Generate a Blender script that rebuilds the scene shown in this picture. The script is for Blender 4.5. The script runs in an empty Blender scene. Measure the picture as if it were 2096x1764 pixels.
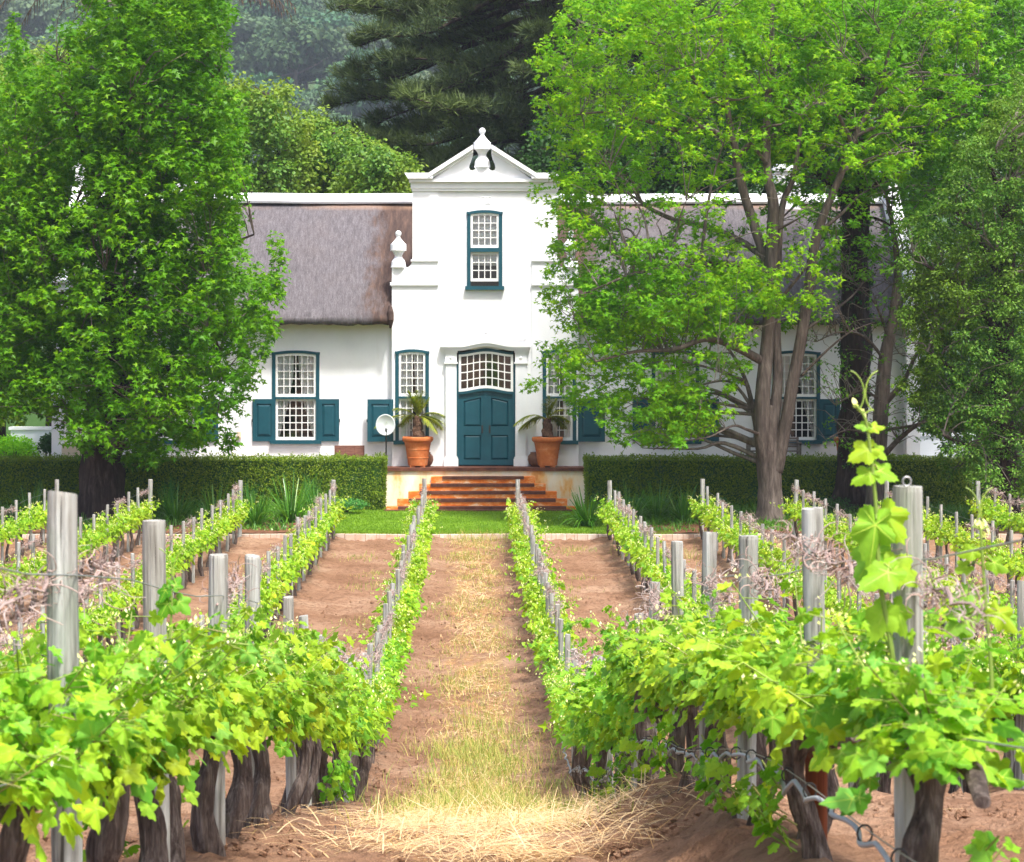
import bpy, math, random
import numpy as np
from mathutils import Vector

random.seed(7)
RNG = np.random.default_rng(7)
C = bpy.context.scene.collection
SC = bpy.context.scene
rad = math.radians

# ------------------------------------------------------------------ camera, world, sun
F = 4500.0            # focal length in units of a 2096 px wide picture
CX, CY = 965.0, 710.0  # where the level, row-aligned axis meets the picture
EYE = 4.27
cam_d = bpy.data.cameras.new("camera")
cam = bpy.data.objects.new("camera", cam_d)
C.objects.link(cam)
cam.location = (0, 0, EYE)
cam.rotation_euler = (rad(90), 0, 0)
cam_d.sensor_width = 36.0
cam_d.sensor_fit = 'HORIZONTAL'
cam_d.lens = 36.0 * F / 2096.0
cam_d.shift_x = (1048 - CX) / 2096.0
cam_d.shift_y = -(882.5 - CY) / 2096.0
cam_d.clip_start = 0.1
cam_d.clip_end = 3000
cam_d.dof.use_dof = True
cam_d.dof.focus_distance = 24
cam_d.dof.aperture_fstop = 12
SC.camera = cam

SUN_DIR = Vector((0.20, -0.40, 0.90)).normalized()
w = bpy.data.worlds.new("World")
SC.world = w
w.use_nodes = True
nt = w.node_tree
bg = nt.nodes['Background']
sky = nt.nodes.new('ShaderNodeTexSky')
sky.sky_type = 'NISHITA'
sky.sun_disc = False
sky.sun_elevation = math.asin(SUN_DIR.z)
sky.sun_rotation = math.atan2(SUN_DIR.x, SUN_DIR.y)
sky.dust_density = 4.0
sky.air_density = 0.7
sky.ozone_density = 0.5
nt.links.new(sky.outputs[0], bg.inputs[0])
bg.inputs[1].default_value = 0.15
sun_d = bpy.data.lights.new("sun", 'SUN')
sun_d.energy = 2.6
sun_d.angle = rad(7.0)
sun_d.color = (1.0, 0.97, 0.92)
sun = bpy.data.objects.new("sun", sun_d)
C.objects.link(sun)
sun.rotation_euler = SUN_DIR.to_track_quat('Z', 'Y').to_euler()
sun.location = (20, -30, 60)
SC.view_settings.view_transform = 'Standard'
SC.view_settings.look = 'None'
SC.view_settings.gamma = 1.0
SC.view_settings.exposure = 1.4
SC.cycles.max_bounces = 7
SC.cycles.transparent_max_bounces = 6
SC.cycles.use_denoising = True
SC.cycles.denoiser = 'OPENIMAGEDENOISE'
SC.cycles.denoising_input_passes = 'RGB_ALBEDO_NORMAL'


def P(x, y, Y):
    return ((x - CX) / F * Y, Y, EYE + (CY - y) / F * Y)


def hx(x, Y=60.0):
    return (x - CX) / F * Y


def hz(y, Y=60.0):
    return EYE + (CY - y) / F * Y


def s2l(c):
    c = c / 255.0
    return c / 12.92 if c <= 0.04045 else ((c + 0.055) / 1.055) ** 2.4


def col(r, g, b, k=1.0):
    return (s2l(r) * k, s2l(g) * k, s2l(b) * k, 1.0)


# ------------------------------------------------------------------ materials
MATS = {}


class NT:
    def __init__(s, name):
        s.m = bpy.data.materials.new(name)
        s.m.use_nodes = True
        s.t = s.m.node_tree
        s.b = s.t.nodes['Principled BSDF']
        s.out = s.t.nodes['Material Output']
        MATS[name] = s.m

    def n(s, typ, **kw):
        nd = s.t.nodes.new(typ)
        for k, v in kw.items():
            setattr(nd, k, v)
        return nd

    def l(s, a, b):
        s.t.links.new(a, b)

    def coords(s, scale=(1, 1, 1), kind='Object'):
        tc = s.n('ShaderNodeTexCoord')
        mp = s.n('ShaderNodeMapping')
        mp.inputs['Scale'].default_value = scale
        s.l(tc.outputs[kind], mp.inputs['Vector'])
        return mp.outputs['Vector']

    def noise(s, scale, detail=4, rough=0.55, vec=None):
        nd = s.n('ShaderNodeTexNoise')
        nd.inputs['Scale'].default_value = scale
        nd.inputs['Detail'].default_value = detail
        nd.inputs['Roughness'].default_value = rough
        if vec is not None:
            s.l(vec, nd.inputs['Vector'])
        return nd.outputs['Fac']

    def ramp(s, fac, stops):
        nd = s.n('ShaderNodeValToRGB')
        cr = nd.color_ramp
        while len(cr.elements) < len(stops):
            cr.elements.new(0.5)
        for e, (p, c) in zip(cr.elements, stops):
            e.position = p
            e.color = c
        s.l(fac, nd.inputs['Fac'])
        return nd.outputs['Color']

    def mix(s, fac, a, b, blend='MIX'):
        nd = s.n('ShaderNodeMix', data_type='RGBA', blend_type=blend)
        for sock, v in ((nd.inputs['Factor'], fac), (nd.inputs['A'], a), (nd.inputs['B'], b)):
            pass
        fi = [i for i in nd.inputs if i.name == 'Factor' and i.type == 'VALUE'][0]
        ai = [i for i in nd.inputs if i.name == 'A' and i.type == 'RGBA'][0]
        bi = [i for i in nd.inputs if i.name == 'B' and i.type == 'RGBA'][0]
        for sock, v in ((fi, fac), (ai, a), (bi, b)):
            if hasattr(v, 'links'):
                s.l(v, sock)
            else:
                sock.default_value = v
        return [o for o in nd.outputs if o.type == 'RGBA'][0]

    def math(s, op, a, b=0.0):
        nd = s.n('ShaderNodeMath', operation=op)
        for sock, v in ((nd.inputs[0], a), (nd.inputs[1], b)):
            if hasattr(v, 'links'):
                s.l(v, sock)
            else:
                sock.default_value = v
        return nd.outputs[0]

    def maprange(s, v, a, b, c=0.0, d=1.0):
        nd = s.n('ShaderNodeMapRange')
        s.l(v, nd.inputs['Value'])
        for i, q in ((1, a), (2, b), (3, c), (4, d)):
            nd.inputs[i].default_value = q
        return nd.outputs[0]

    def xyz(s, vec):
        nd = s.n('ShaderNodeSeparateXYZ')
        s.l(vec, nd.inputs[0])
        return nd.outputs

    def bump(s, h, strength=0.5, dist=0.02):
        nd = s.n('ShaderNodeBump')
        nd.inputs['Strength'].default_value = strength
        nd.inputs['Distance'].default_value = dist
        s.l(h, nd.inputs['Height'])
        s.l(nd.outputs[0], s.b.inputs['Normal'])

    def set(s, color=None, rough=0.7, spec=0.3, metal=0.0):
        if color is not None:
            if hasattr(color, 'links'):
                s.l(color, s.b.inputs['Base Color'])
            else:
                s.b.inputs['Base Color'].default_value = color
        s.b.inputs['Roughness'].default_value = rough
        s.b.inputs['Specular IOR Level'].default_value = spec
        s.b.inputs['Metallic'].default_value = metal
        return s.m


def leaf_mat(name, cols, transl=0.4, rough=0.45, spec=0.35, hue_scale=0.6, hue=None, tk=1.25, veins=False):
    """cols: ramp colours chosen per leaf; hue: a second colour mixed in by broad noise"""
    t = NT(name)
    g = t.n('ShaderNodeNewGeometry')
    st = [(i / max(1, len(cols) - 1), c) for i, c in enumerate(cols)]
    c = t.ramp(g.outputs['Random Per Island'], st)
    if hue is not None:
        f = t.noise(hue_scale, 2, 0.5, t.coords())
        c = t.mix(t.maprange(f, 0.42, 0.62), c, t.mix(0.75, c, hue))
    if name in ('hill_leaf', 'vine_leaf', 'vine_leaf_far'):
        oi = t.n('ShaderNodeObjectInfo')
        hs = t.n('ShaderNodeHueSaturation')
        k = .10 if name == 'hill_leaf' else .03
        t.l(t.maprange(oi.outputs['Random'], 0, 1, .5 - k * .6, .5 + k * .3), hs.inputs['Hue'])
        rn = t.math('FRACT', t.math('MULTIPLY', oi.outputs['Random'], 7.31))
        t.l(t.maprange(rn, 0, 1, *((.7, 1.35) if name == 'hill_leaf' else (.85, 1.12))), hs.inputs['Value'])
        t.l(c, hs.inputs['Color'])
        c = hs.outputs['Color']
    if veins:
        v = t.coords()
        f = t.noise(38, 4, 0.6, v)
        c = t.mix(t.maprange(f, 0.45, 0.7, 0, 0.35), c, t.mix(1.0, c, (1.3, 1.15, 1.0, 1), 'MULTIPLY'))
        c = t.mix(t.maprange(f, 0.5, 0.3, 0, 0.4), c, t.mix(1.0, c, (.62, .75, .7, 1), 'MULTIPLY'))
        t.bump(t.noise(55, 3, 0.6, v), 0.35, 0.006)
    t.set(c, rough, spec)
    tr = t.n('ShaderNodeBsdfTranslucent')
    t.l(t.mix(1.0, c, (tk, tk, tk * 0.6, 1), 'MULTIPLY'), tr.inputs['Color'])
    mx = t.n('ShaderNodeMixShader')
    mx.inputs[0].default_value = transl
    t.l(t.b.outputs[0], mx.inputs[1])
    t.l(tr.outputs[0], mx.inputs[2])
    t.l(mx.outputs[0], t.out.inputs['Surface'])
    return t.m


def build_materials():
    leaf_mat('vine_leaf', [col(120, 172, 36), col(156, 194, 48), col(96, 156, 42), col(170, 196, 46), col(136, 186, 54), col(114, 172, 70), col(140, 186, 48), col(80, 140, 32)], 0.42, 0.5, 0.16, veins=True)
    leaf_mat('vine_leaf_far', [col(124, 170, 30), col(158, 192, 44), col(112, 164, 44), col(172, 194, 40)], 0.42, 0.5, 0.25)
    leaf_mat('leaf_vein', [col(178, 200, 70), col(160, 190, 70)], 0.3, 0.5, 0.3)
    leaf_mat('vine_tip', [col(235, 235, 170), col(215, 225, 120), col(245, 240, 205)], 0.4, 0.6, 0.2)
    leaf_mat('sweetgum_leaf', [col(72, 124, 6), col(106, 158, 8), col(80, 134, 8), col(128, 172, 12)], 0.44, 0.45, 0.2, 0.5, col(66, 122, 8))
    leaf_mat('maple_leaf', [col(112, 165, 16), col(140, 182, 18), col(96, 155, 20), col(158, 190, 18)], 0.5, 0.5, 0.16, 0.45, col(84, 145, 28))
    leaf_mat('plane_leaf', [col(88, 148, 14), col(112, 165, 16), col(78, 138, 18), col(126, 172, 16)], 0.4, 0.5, 0.3, 0.4, col(66, 118, 20))
    leaf_mat('evergreen_leaf', [col(64, 108, 28), col(90, 138, 38), col(126, 162, 68), col(58, 104, 34), col(76, 122, 32)], 0.36, 0.45, 0.2, 0.35, col(104, 132, 28))
    leaf_mat('bushy_leaf', [col(80, 125, 40), col(110, 150, 45), col(70, 115, 45), col(130, 160, 45)], 0.35, 0.5, 0.3, 0.25, col(134, 150, 34))
    leaf_mat('dark_leaf', [col(35, 70, 30), col(50, 90, 35), col(40, 80, 42)], 0.3, 0.5, 0.3, 0.3, col(60, 95, 30))
    leaf_mat('pine_needle', [col(62, 78, 48), col(80, 96, 52), col(54, 72, 54), col(90, 104, 52)], 0.25, 0.6, 0.2, 0.3, col(92, 108, 50))
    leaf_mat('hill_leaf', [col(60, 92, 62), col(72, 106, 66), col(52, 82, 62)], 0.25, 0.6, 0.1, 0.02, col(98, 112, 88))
    leaf_mat('hedge_leaf', [col(92, 120, 24), col(120, 146, 26), col(80, 108, 26), col(146, 164, 46)], 0.34, 0.42, 0.25)
    leaf_mat('strap_leaf', [col(66, 118, 26), col(90, 142, 32), col(58, 110, 36), col(116, 156, 40)], 0.32, 0.35, 0.5)
    leaf_mat('shrub_leaf', [col(70, 130, 55), col(85, 145, 60), col(60, 120, 60)], 0.3, 0.5, 0.3)
    leaf_mat('lime_leaf', [col(130, 195, 16), col(150, 210, 24), col(112, 185, 22)], 0.4, 0.5, 0.3)
    leaf_mat('palm_leaf', [col(140, 150, 36), col(110, 135, 36), col(165, 165, 60), col(95, 125, 36)], 0.35, 0.45, 0.4)
    leaf_mat('dead_frond', [col(96, 80, 64), col(124, 104, 84), col(72, 60, 50)], 0.2, 0.7, 0.2)
    leaf_mat('lawn_blade', [col(98, 136, 20), col(116, 152, 26), col(88, 126, 22)], 0.4, 0.5, 0.3)
    leaf_mat('weed_blade', [col(146, 160, 70), col(112, 146, 54), col(186, 172, 98), col(200, 180, 116), col(150, 166, 84)], 0.35, 0.5, 0.3)
    leaf_mat('straw_blade', [col(204, 170, 122), col(218, 190, 146), col(184, 142, 92), col(226, 204, 166), col(168, 138, 100)], 0.25, 0.6, 0.25)
    leaf_mat('dry_cane', [col(150, 125, 115), col(175, 155, 145), col(120, 95, 88), col(195, 180, 172), col(100, 80, 75)], 0.0, 0.8, 0.15)
    leaf_mat('green_stem', [col(150, 170, 70), col(120, 150, 60), col(140, 130, 80)], 0.1, 0.5, 0.3)

    t = NT('plaster')
    v = t.coords()
    f = t.noise(1.3, 5, 0.6, v)
    c = t.ramp(f, [(0.3, (0.80, 0.81, 0.83, 1)), (0.7, (0.87, 0.88, 0.90, 1))])
    z = t.xyz(v)['Z']
    low = t.maprange(t.math('ADD', z, t.math('MULTIPLY', t.noise(2.0, 4, 0.6, v), -1.6)), 0.25, 1.1, 0.35, 0.0)
    c = t.mix(low, c, (0.80, 0.74, 0.66, 1))
    sk = t.noise(1.0, 5, 0.7, t.coords((5, 5, .35)))
    c = t.mix(t.maprange(sk, 0.58, 0.74, 0, 0.35), c, (0.66, 0.65, 0.62, 1))
    t.set(c, 0.85, 0.2)
    t.bump(t.noise(9, 5, 0.6, v), 0.25, 0.02)

    t = NT('stained_plaster')
    v = t.coords((1.2, 1, 0.5))
    f = t.noise(1.6, 5, 0.65, v)
    c = t.ramp(f, [(0.40, col(226, 218, 200)), (0.55, col(226, 206, 170)), (0.66, col(222, 170, 104)), (0.78, col(205, 128, 60))])
    t.set(c, 0.85, 0.2)
    t.bump(t.noise(12, 5, 0.6, v), 0.4, 0.02)

    t = NT('orange_brick')
    v = t.coords()
    f = t.noise(3.0, 5, 0.7, t.coords((1.0, 1, 2.0)))
    c = t.ramp(f, [(0.3, col(190, 92, 32)), (0.48, col(218, 120, 46)), (0.58, col(226, 152, 88)), (0.68, col(232, 205, 172))])
    t.set(c, 0.85, 0.2)
    t.bump(t.noise(20, 4, 0.6, v), 0.4, 0.02)

    t = NT('quarry_tile')
    v = t.coords((1, 1, 1))
    br = t.n('ShaderNodeTexBrick')
    br.inputs['Scale'].default_value = 1.0
    br.inputs['Brick Width'].default_value = 0.22
    br.inputs['Row Height'].default_value = 3.0
    br.inputs['Mortar Size'].default_value = 0.006
    br.inputs['Color1'].default_value = col(88, 50, 38)
    br.inputs['Color2'].default_value = col(72, 42, 34)
    br.inputs['Mortar'].default_value = col(80, 55, 45)
    t.l(v, br.inputs['Vector'])
    c = t.mix(t.maprange(t.noise(5, 4, 0.6, v), 0.35, 0.7), br.outputs['Color'], col(116, 74, 56))
    t.set(c, 0.75, 0.3)

    t = NT('thatch')
    v = t.coords()
    fine = t.noise(1.0, 5, 0.7, t.coords((16, 3.0, 3.0)))
    grain = t.noise(1.0, 3, 0.7, t.coords((45, 14, 14)))
    broad = t.noise(0.55, 4, 0.6, v)
    c = t.ramp(fine, [(0.3, col(84, 81, 84)), (0.5, col(105, 101, 105)), (0.72, col(121, 117, 121))])
    c = t.mix(t.maprange(broad, 0.48, 0.72, 0, 0.35), c, col(112, 102, 99))
    c = t.mix(t.maprange(grain, 0.35, 0.7, 0.45, 0.0), c, col(52, 46, 46))
    x = t.xyz(v)['X']
    z = t.xyz(v)['Z']
    # weathered strip beside the centre gable, with ragged edges
    wob = t.math('MULTIPLY', t.math('SUBTRACT', t.noise(1.1, 5, 0.7, t.coords((2, 1, 0.7))), 0.5), 2.2)
    d = t.math('ABSOLUTE', t.math('SUBTRACT', x, 0.37))
    near = t.maprange(t.math('ADD', d, wob), 3.35, 2.85, 0.0, 1.0)
    st = t.ramp(t.noise(1.0, 5, 0.7, t.coords((7, 1.2, 1.2))), [(0.3, col(48, 38, 36)), (0.55, col(80, 64, 57)), (0.75, col(112, 88, 74))])
    c = t.mix(t.math('MULTIPLY', near, 0.92), c, st)
    top = t.maprange(z, 8.15, 8.4, 0.0, 0.75)
    c = t.mix(t.math('MULTIPLY', top, t.maprange(broad, 0.4, 0.6)), c, col(172, 138, 112))
    t.set(c, 0.95, 0.1)
    t.bump(t.math('ADD', fine, t.math('MULTIPLY', grain, 0.5)), 0.45, 0.03)

    t = NT('teal_paint')
    v = t.coords()
    c = t.ramp(t.noise(3.0, 4, 0.6, v), [(0.3, (0.008, 0.062, 0.086, 1)), (0.7, (0.012, 0.080, 0.108, 1))])
    t.set(c, 0.42, 0.3)
    t.bump(t.noise(1, 4, 0.6, t.coords((60, 60, 4))), 0.08, 0.01)

    NT('white_paint').set((0.82, 0.82, 0.80, 1), 0.5, 0.4)
    NT('curtain').set((0.85, 0.84, 0.80, 1), 0.9, 0.1)
    NT('blind').set((0.85, 0.84, 0.80, 1), 0.9, 0.1)
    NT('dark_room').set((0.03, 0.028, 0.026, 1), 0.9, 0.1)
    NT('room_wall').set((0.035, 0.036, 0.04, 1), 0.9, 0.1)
    NT('dark_metal').set((0.05, 0.05, 0.05, 1), 0.5, 0.5, 0.6)
    NT('wire_metal').set((0.30, 0.30, 0.29, 1), 0.5, 0.5, 0.7)
    NT('grey_hose').set(col(150, 152, 155), 0.55, 0.4)
    NT('black_tie').set((0.02, 0.02, 0.02, 1), 0.5, 0.4)
    NT('dish_paint').set((0.62, 0.66, 0.67, 1), 0.45, 0.4)
    NT('beige_paint').set(col(225, 205, 180), 0.8, 0.2)
    NT('shade_white').set((0.70, 0.73, 0.76, 1), 0.85, 0.2)  # white wall with its bluish shade mixed into the colour

    t = NT('glass')
    gl = t.n('ShaderNodeBsdfGlossy')
    gl.inputs['Roughness'].default_value = 0.03
    gl.inputs['Color'].default_value = (0.8, 0.85, 0.9, 1)
    tr = t.n('ShaderNodeBsdfTransparent')
    tr.inputs['Color'].default_value = (0.92, 0.94, 0.95, 1)
    mx = t.n('ShaderNodeMixShader')
    fr = t.n('ShaderNodeFresnel')
    fr.inputs['IOR'].default_value = 1.5
    t.l(t.math('ADD', fr.outputs[0], 0.03), mx.inputs[0])
    t.l(tr.outputs[0], mx.inputs[1])
    t.l(gl.outputs[0], mx.inputs[2])
    t.l(mx.outputs[0], t.out.inputs['Surface'])

    t = NT('dark_wood')
    v = t.coords((3, 3, 30))
    c = t.ramp(t.noise(1, 5, 0.6, t.coords((4, 4, 28))), [(0.3, col(88, 56, 48)), (0.7, col(142, 100, 84))])
    t.set(c, 0.7, 0.25)
    t = NT('bench_wood')
    c = t.ramp(t.noise(1, 5, 0.6, t.coords((4, 20, 20))), [(0.3, col(92, 84, 78)), (0.7, col(140, 130, 122))])
    t.set(c, 0.8, 0.2)

    t = NT('terracotta')
    v = t.coords()
    c = t.ramp(t.noise(4, 5, 0.65, v), [(0.3, col(178, 96, 48)), (0.55, col(200, 116, 64)), (0.75, col(214, 146, 100))])
    t.set(c, 0.75, 0.25)
    t.bump(t.noise(30, 3, 0.6, v), 0.15, 0.01)
    t = NT('brown_pot')
    t.set(t.ramp(t.noise(6, 4, 0.6, t.coords()), [(0.3, col(96, 62, 46)), (0.7, col(134, 92, 70))]), 0.6, 0.3)
    NT('pebbles').set(t.ramp(t.noise(40, 3, 0.6, t.coords()), [(0.3, col(150, 125, 105)), (0.7, col(190, 170, 150))]) if False else col(176, 152, 132), 0.9, 0.2)

    def bark(name, dark, mid, light, sc=(9, 9, 1.6), bs=0.8, bd=0.05):
        t = NT(name)
        v = t.coords(sc)
        f = t.noise(1.0, 6, 0.65, v)
        g = t.noise(1.0, 4, 0.6, t.coords((sc[0] * 3, sc[1] * 3, sc[2] * 2)))
        b = t.noise(0.8, 3, 0.5, t.coords())
        c = t.ramp(t.math('ADD', t.math('MULTIPLY', f, 0.7), t.math('MULTIPLY', g, 0.3)),
                   [(0.34, dark), (0.5, mid), (0.66, light)])
        c = t.mix(t.maprange(b, 0.4, 0.65, 0, 0.5), c, mid)
        t.set(c, 0.9, 0.15)
        t.bump(t.math('ADD', f, t.math('MULTIPLY', g, 0.5)), bs, bd)
    bark('trunk_bark', col(62, 55, 50), col(100, 90, 82), col(138, 127, 117))
    bark('dark_bark', col(34, 28, 26), col(58, 48, 44), col(88, 76, 70))
    bark('twig_bark', col(80, 74, 66), col(112, 104, 95), col(142, 134, 124))
    bark('vine_bark', col(46, 38, 34), col(98, 85, 78), col(150, 137, 127), (44, 44, 4.5), 1.0, 0.03)
    bark('palm_bark', col(60, 45, 35), col(95, 72, 58), col(130, 105, 85), (14, 14, 14))

    t = NT('post_wood')
    oi = t.n('ShaderNodeObjectInfo')
    v = t.coords((26, 26, 1.4))
    f = t.noise(1.0, 6, 0.65, v)
    b = t.noise(2.2, 4, 0.6, t.coords((2, 2, 0.7)))
    c = t.ramp(f, [(0.34, col(84, 82, 76)), (0.45, col(146, 145, 138)), (0.6, col(178, 180, 174)), (0.72, col(202, 204, 200))])
    c = t.mix(t.maprange(b, 0.5, 0.68, 0, 0.55), c, col(136, 124, 104))
    c = t.mix(t.maprange(b, 0.46, 0.3, 0, 0.6), c, col(118, 134, 112))
    c = t.mix(t.math('MULTIPLY', oi.outputs['Random'], 0.3), c, col(150, 140, 128))
    ck = t.noise(1.0, 3, 0.5, t.coords((70, 70, 1.6)))
    c = t.mix(t.maprange(ck, 0.36, 0.31, 0, .8), c, col(60, 56, 50))
    kn = t.noise(1.0, 2, 0.4, t.coords((11, 11, 5)))
    c = t.mix(t.maprange(kn, 0.70, 0.76, 0, .7), c, col(96, 84, 70))
    t.set(c, 0.95, 0.1)
    t.bump(t.math('ADD', f, t.math('MULTIPLY', ck, 1.2)), 0.9, 0.012)
    t2 = NT('rusty_post_wood')
    v = t2.coords((26, 26, 1.4))
    f = t2.noise(1.0, 6, 0.65, v)
    c = t2.ramp(f, [(0.34, col(84, 82, 76)), (0.45, col(146, 145, 138)), (0.6, col(178, 180, 174)), (0.72, col(202, 204, 200))])
    z = t2.xyz(t2.coords())['Z']
    e = t2.math('ADD', z, t2.math('MULTIPLY', t2.noise(18, 4, 0.6, t2.coords()), 0.16))
    red = t2.ramp(f, [(0.3, col(84, 40, 24)), (0.7, col(124, 66, 38))])
    c = t2.mix(t2.maprange(e, 0.50, 0.42), c, red)
    t2.set(c, 0.85, 0.2)
    t2.bump(f, 0.5, 0.01)

    t = NT('soil')
    v = t.coords()
    a = t.noise(0.7, 5, 0.6, v)
    b = t.noise(9, 6, 0.7, v)
    g = t.noise(45, 4, 0.7, v)
    c = t.ramp(a, [(0.32, col(142, 106, 81)), (0.5, col(164, 127, 101)), (0.68, col(184, 150, 123))])
    c = t.mix(t.maprange(b, 0.52, 0.36, 0, 0.6), c, col(112, 80, 60))
    c = t.mix(t.maprange(g, 0.58, 0.75, 0, 0.5), c, col(192, 152, 122))
    c = t.mix(t.maprange(g, 0.42, 0.3, 0, 0.6), c, col(88, 62, 48))
    xs = t.xyz(v)
    # straw mulch lying between the two middle rows
    e = t.math('ADD', t.math('ABSOLUTE', t.math('SUBTRACT', xs['X'], 0.05)),
               t.math('MULTIPLY', t.math('SUBTRACT', t.noise(2.2, 5, 0.65, v), 0.5), 0.75))
    m = t.maprange(e, 0.56, 0.28)
    sf = t.noise(1, 5, 0.7, t.coords((26, 9, 9)))
    straw = t.ramp(sf, [(0.3, col(160, 114, 70)), (0.5, col(186, 144, 96)), (0.7, col(206, 170, 124))])
    straw = t.mix(t.maprange(t.noise(1.1, 4, 0.6, v), 0.5, 0.62, 0, 0.5), straw, col(176, 170, 104))
    patch = t.maprange(t.noise(2.6, 5, 0.7, t.coords((1.3, .7, 1))), 0.44, 0.58)
    c = t.mix(t.math('MULTIPLY', t.math('MULTIPLY', m, patch), 0.75), c, straw)
    far = t.maprange(xs['Y'], 50.5, 51.5)
    c = t.mix(far, c, t.ramp(b, [(0.3, col(40, 66, 24)), (0.7, col(70, 100, 40))]))
    t.set(c, 0.95, 0.1)
    t.bump(t.math('ADD', b, t.math('MULTIPLY', g, 0.6)), 1.0, 0.09)

    t = NT('lawn_ground')
    v = t.coords()
    c = t.ramp(t.noise(0.8, 5, 0.65, v), [(0.35, col(88, 122, 22)), (0.65, col(112, 146, 32))])
    c = t.mix(t.maprange(t.noise(14, 5, 0.7, v), 0.5, 0.36, 0, 0.5), c, col(78, 118, 34))
    yy = t.xyz(v)['Y']
    ed = t.maprange(t.math('ADD', yy, t.math('MULTIPLY', t.noise(3, 4, 0.6, v), -0.9)), 50.35, 49.75)
    c = t.mix(t.math('MULTIPLY', ed, 0.8), c, col(150, 125, 75))
    t.set(c, 0.9, 0.15)
    t.bump(t.noise(40, 4, 0.7, v), 0.8, 0.03)

    t = NT('bed_soil')
    t.set(t.ramp(t.noise(6, 5, 0.7, t.coords()), [(0.3, col(70, 48, 36)), (0.7, col(128, 90, 66))]), 0.95, 0.1)
    t = NT('kerb_stone')
    v = t.coords()
    br = t.n('ShaderNodeTexBrick')
    br.inputs['Scale'].default_value = 1.0
    br.inputs['Brick Width'].default_value = 0.24
    br.inputs['Row Height'].default_value = 0.5
    br.inputs['Mortar Size'].default_value = 0.008
    br.inputs['Color1'].default_value = col(214, 200, 184)
    br.inputs['Color2'].default_value = col(184, 164, 146)
    br.inputs['Mortar'].default_value = col(150, 120, 100)
    t.l(v, br.inputs['Vector'])
    c = t.mix(t.maprange(t.noise(5, 5, 0.7, v), 0.45, 0.7), br.outputs['Color'], col(190, 150, 126))
    t.set(c, 0.9, 0.15)
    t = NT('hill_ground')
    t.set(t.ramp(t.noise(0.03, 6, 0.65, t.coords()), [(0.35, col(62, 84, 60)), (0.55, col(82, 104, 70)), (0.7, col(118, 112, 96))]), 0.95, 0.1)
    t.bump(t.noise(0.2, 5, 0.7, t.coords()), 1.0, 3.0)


build_materials()


# ------------------------------------------------------------------ mesh helpers
def nrm(v):
    return v / np.maximum(np.linalg.norm(v, axis=-1, keepdims=True), 1e-9)


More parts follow.
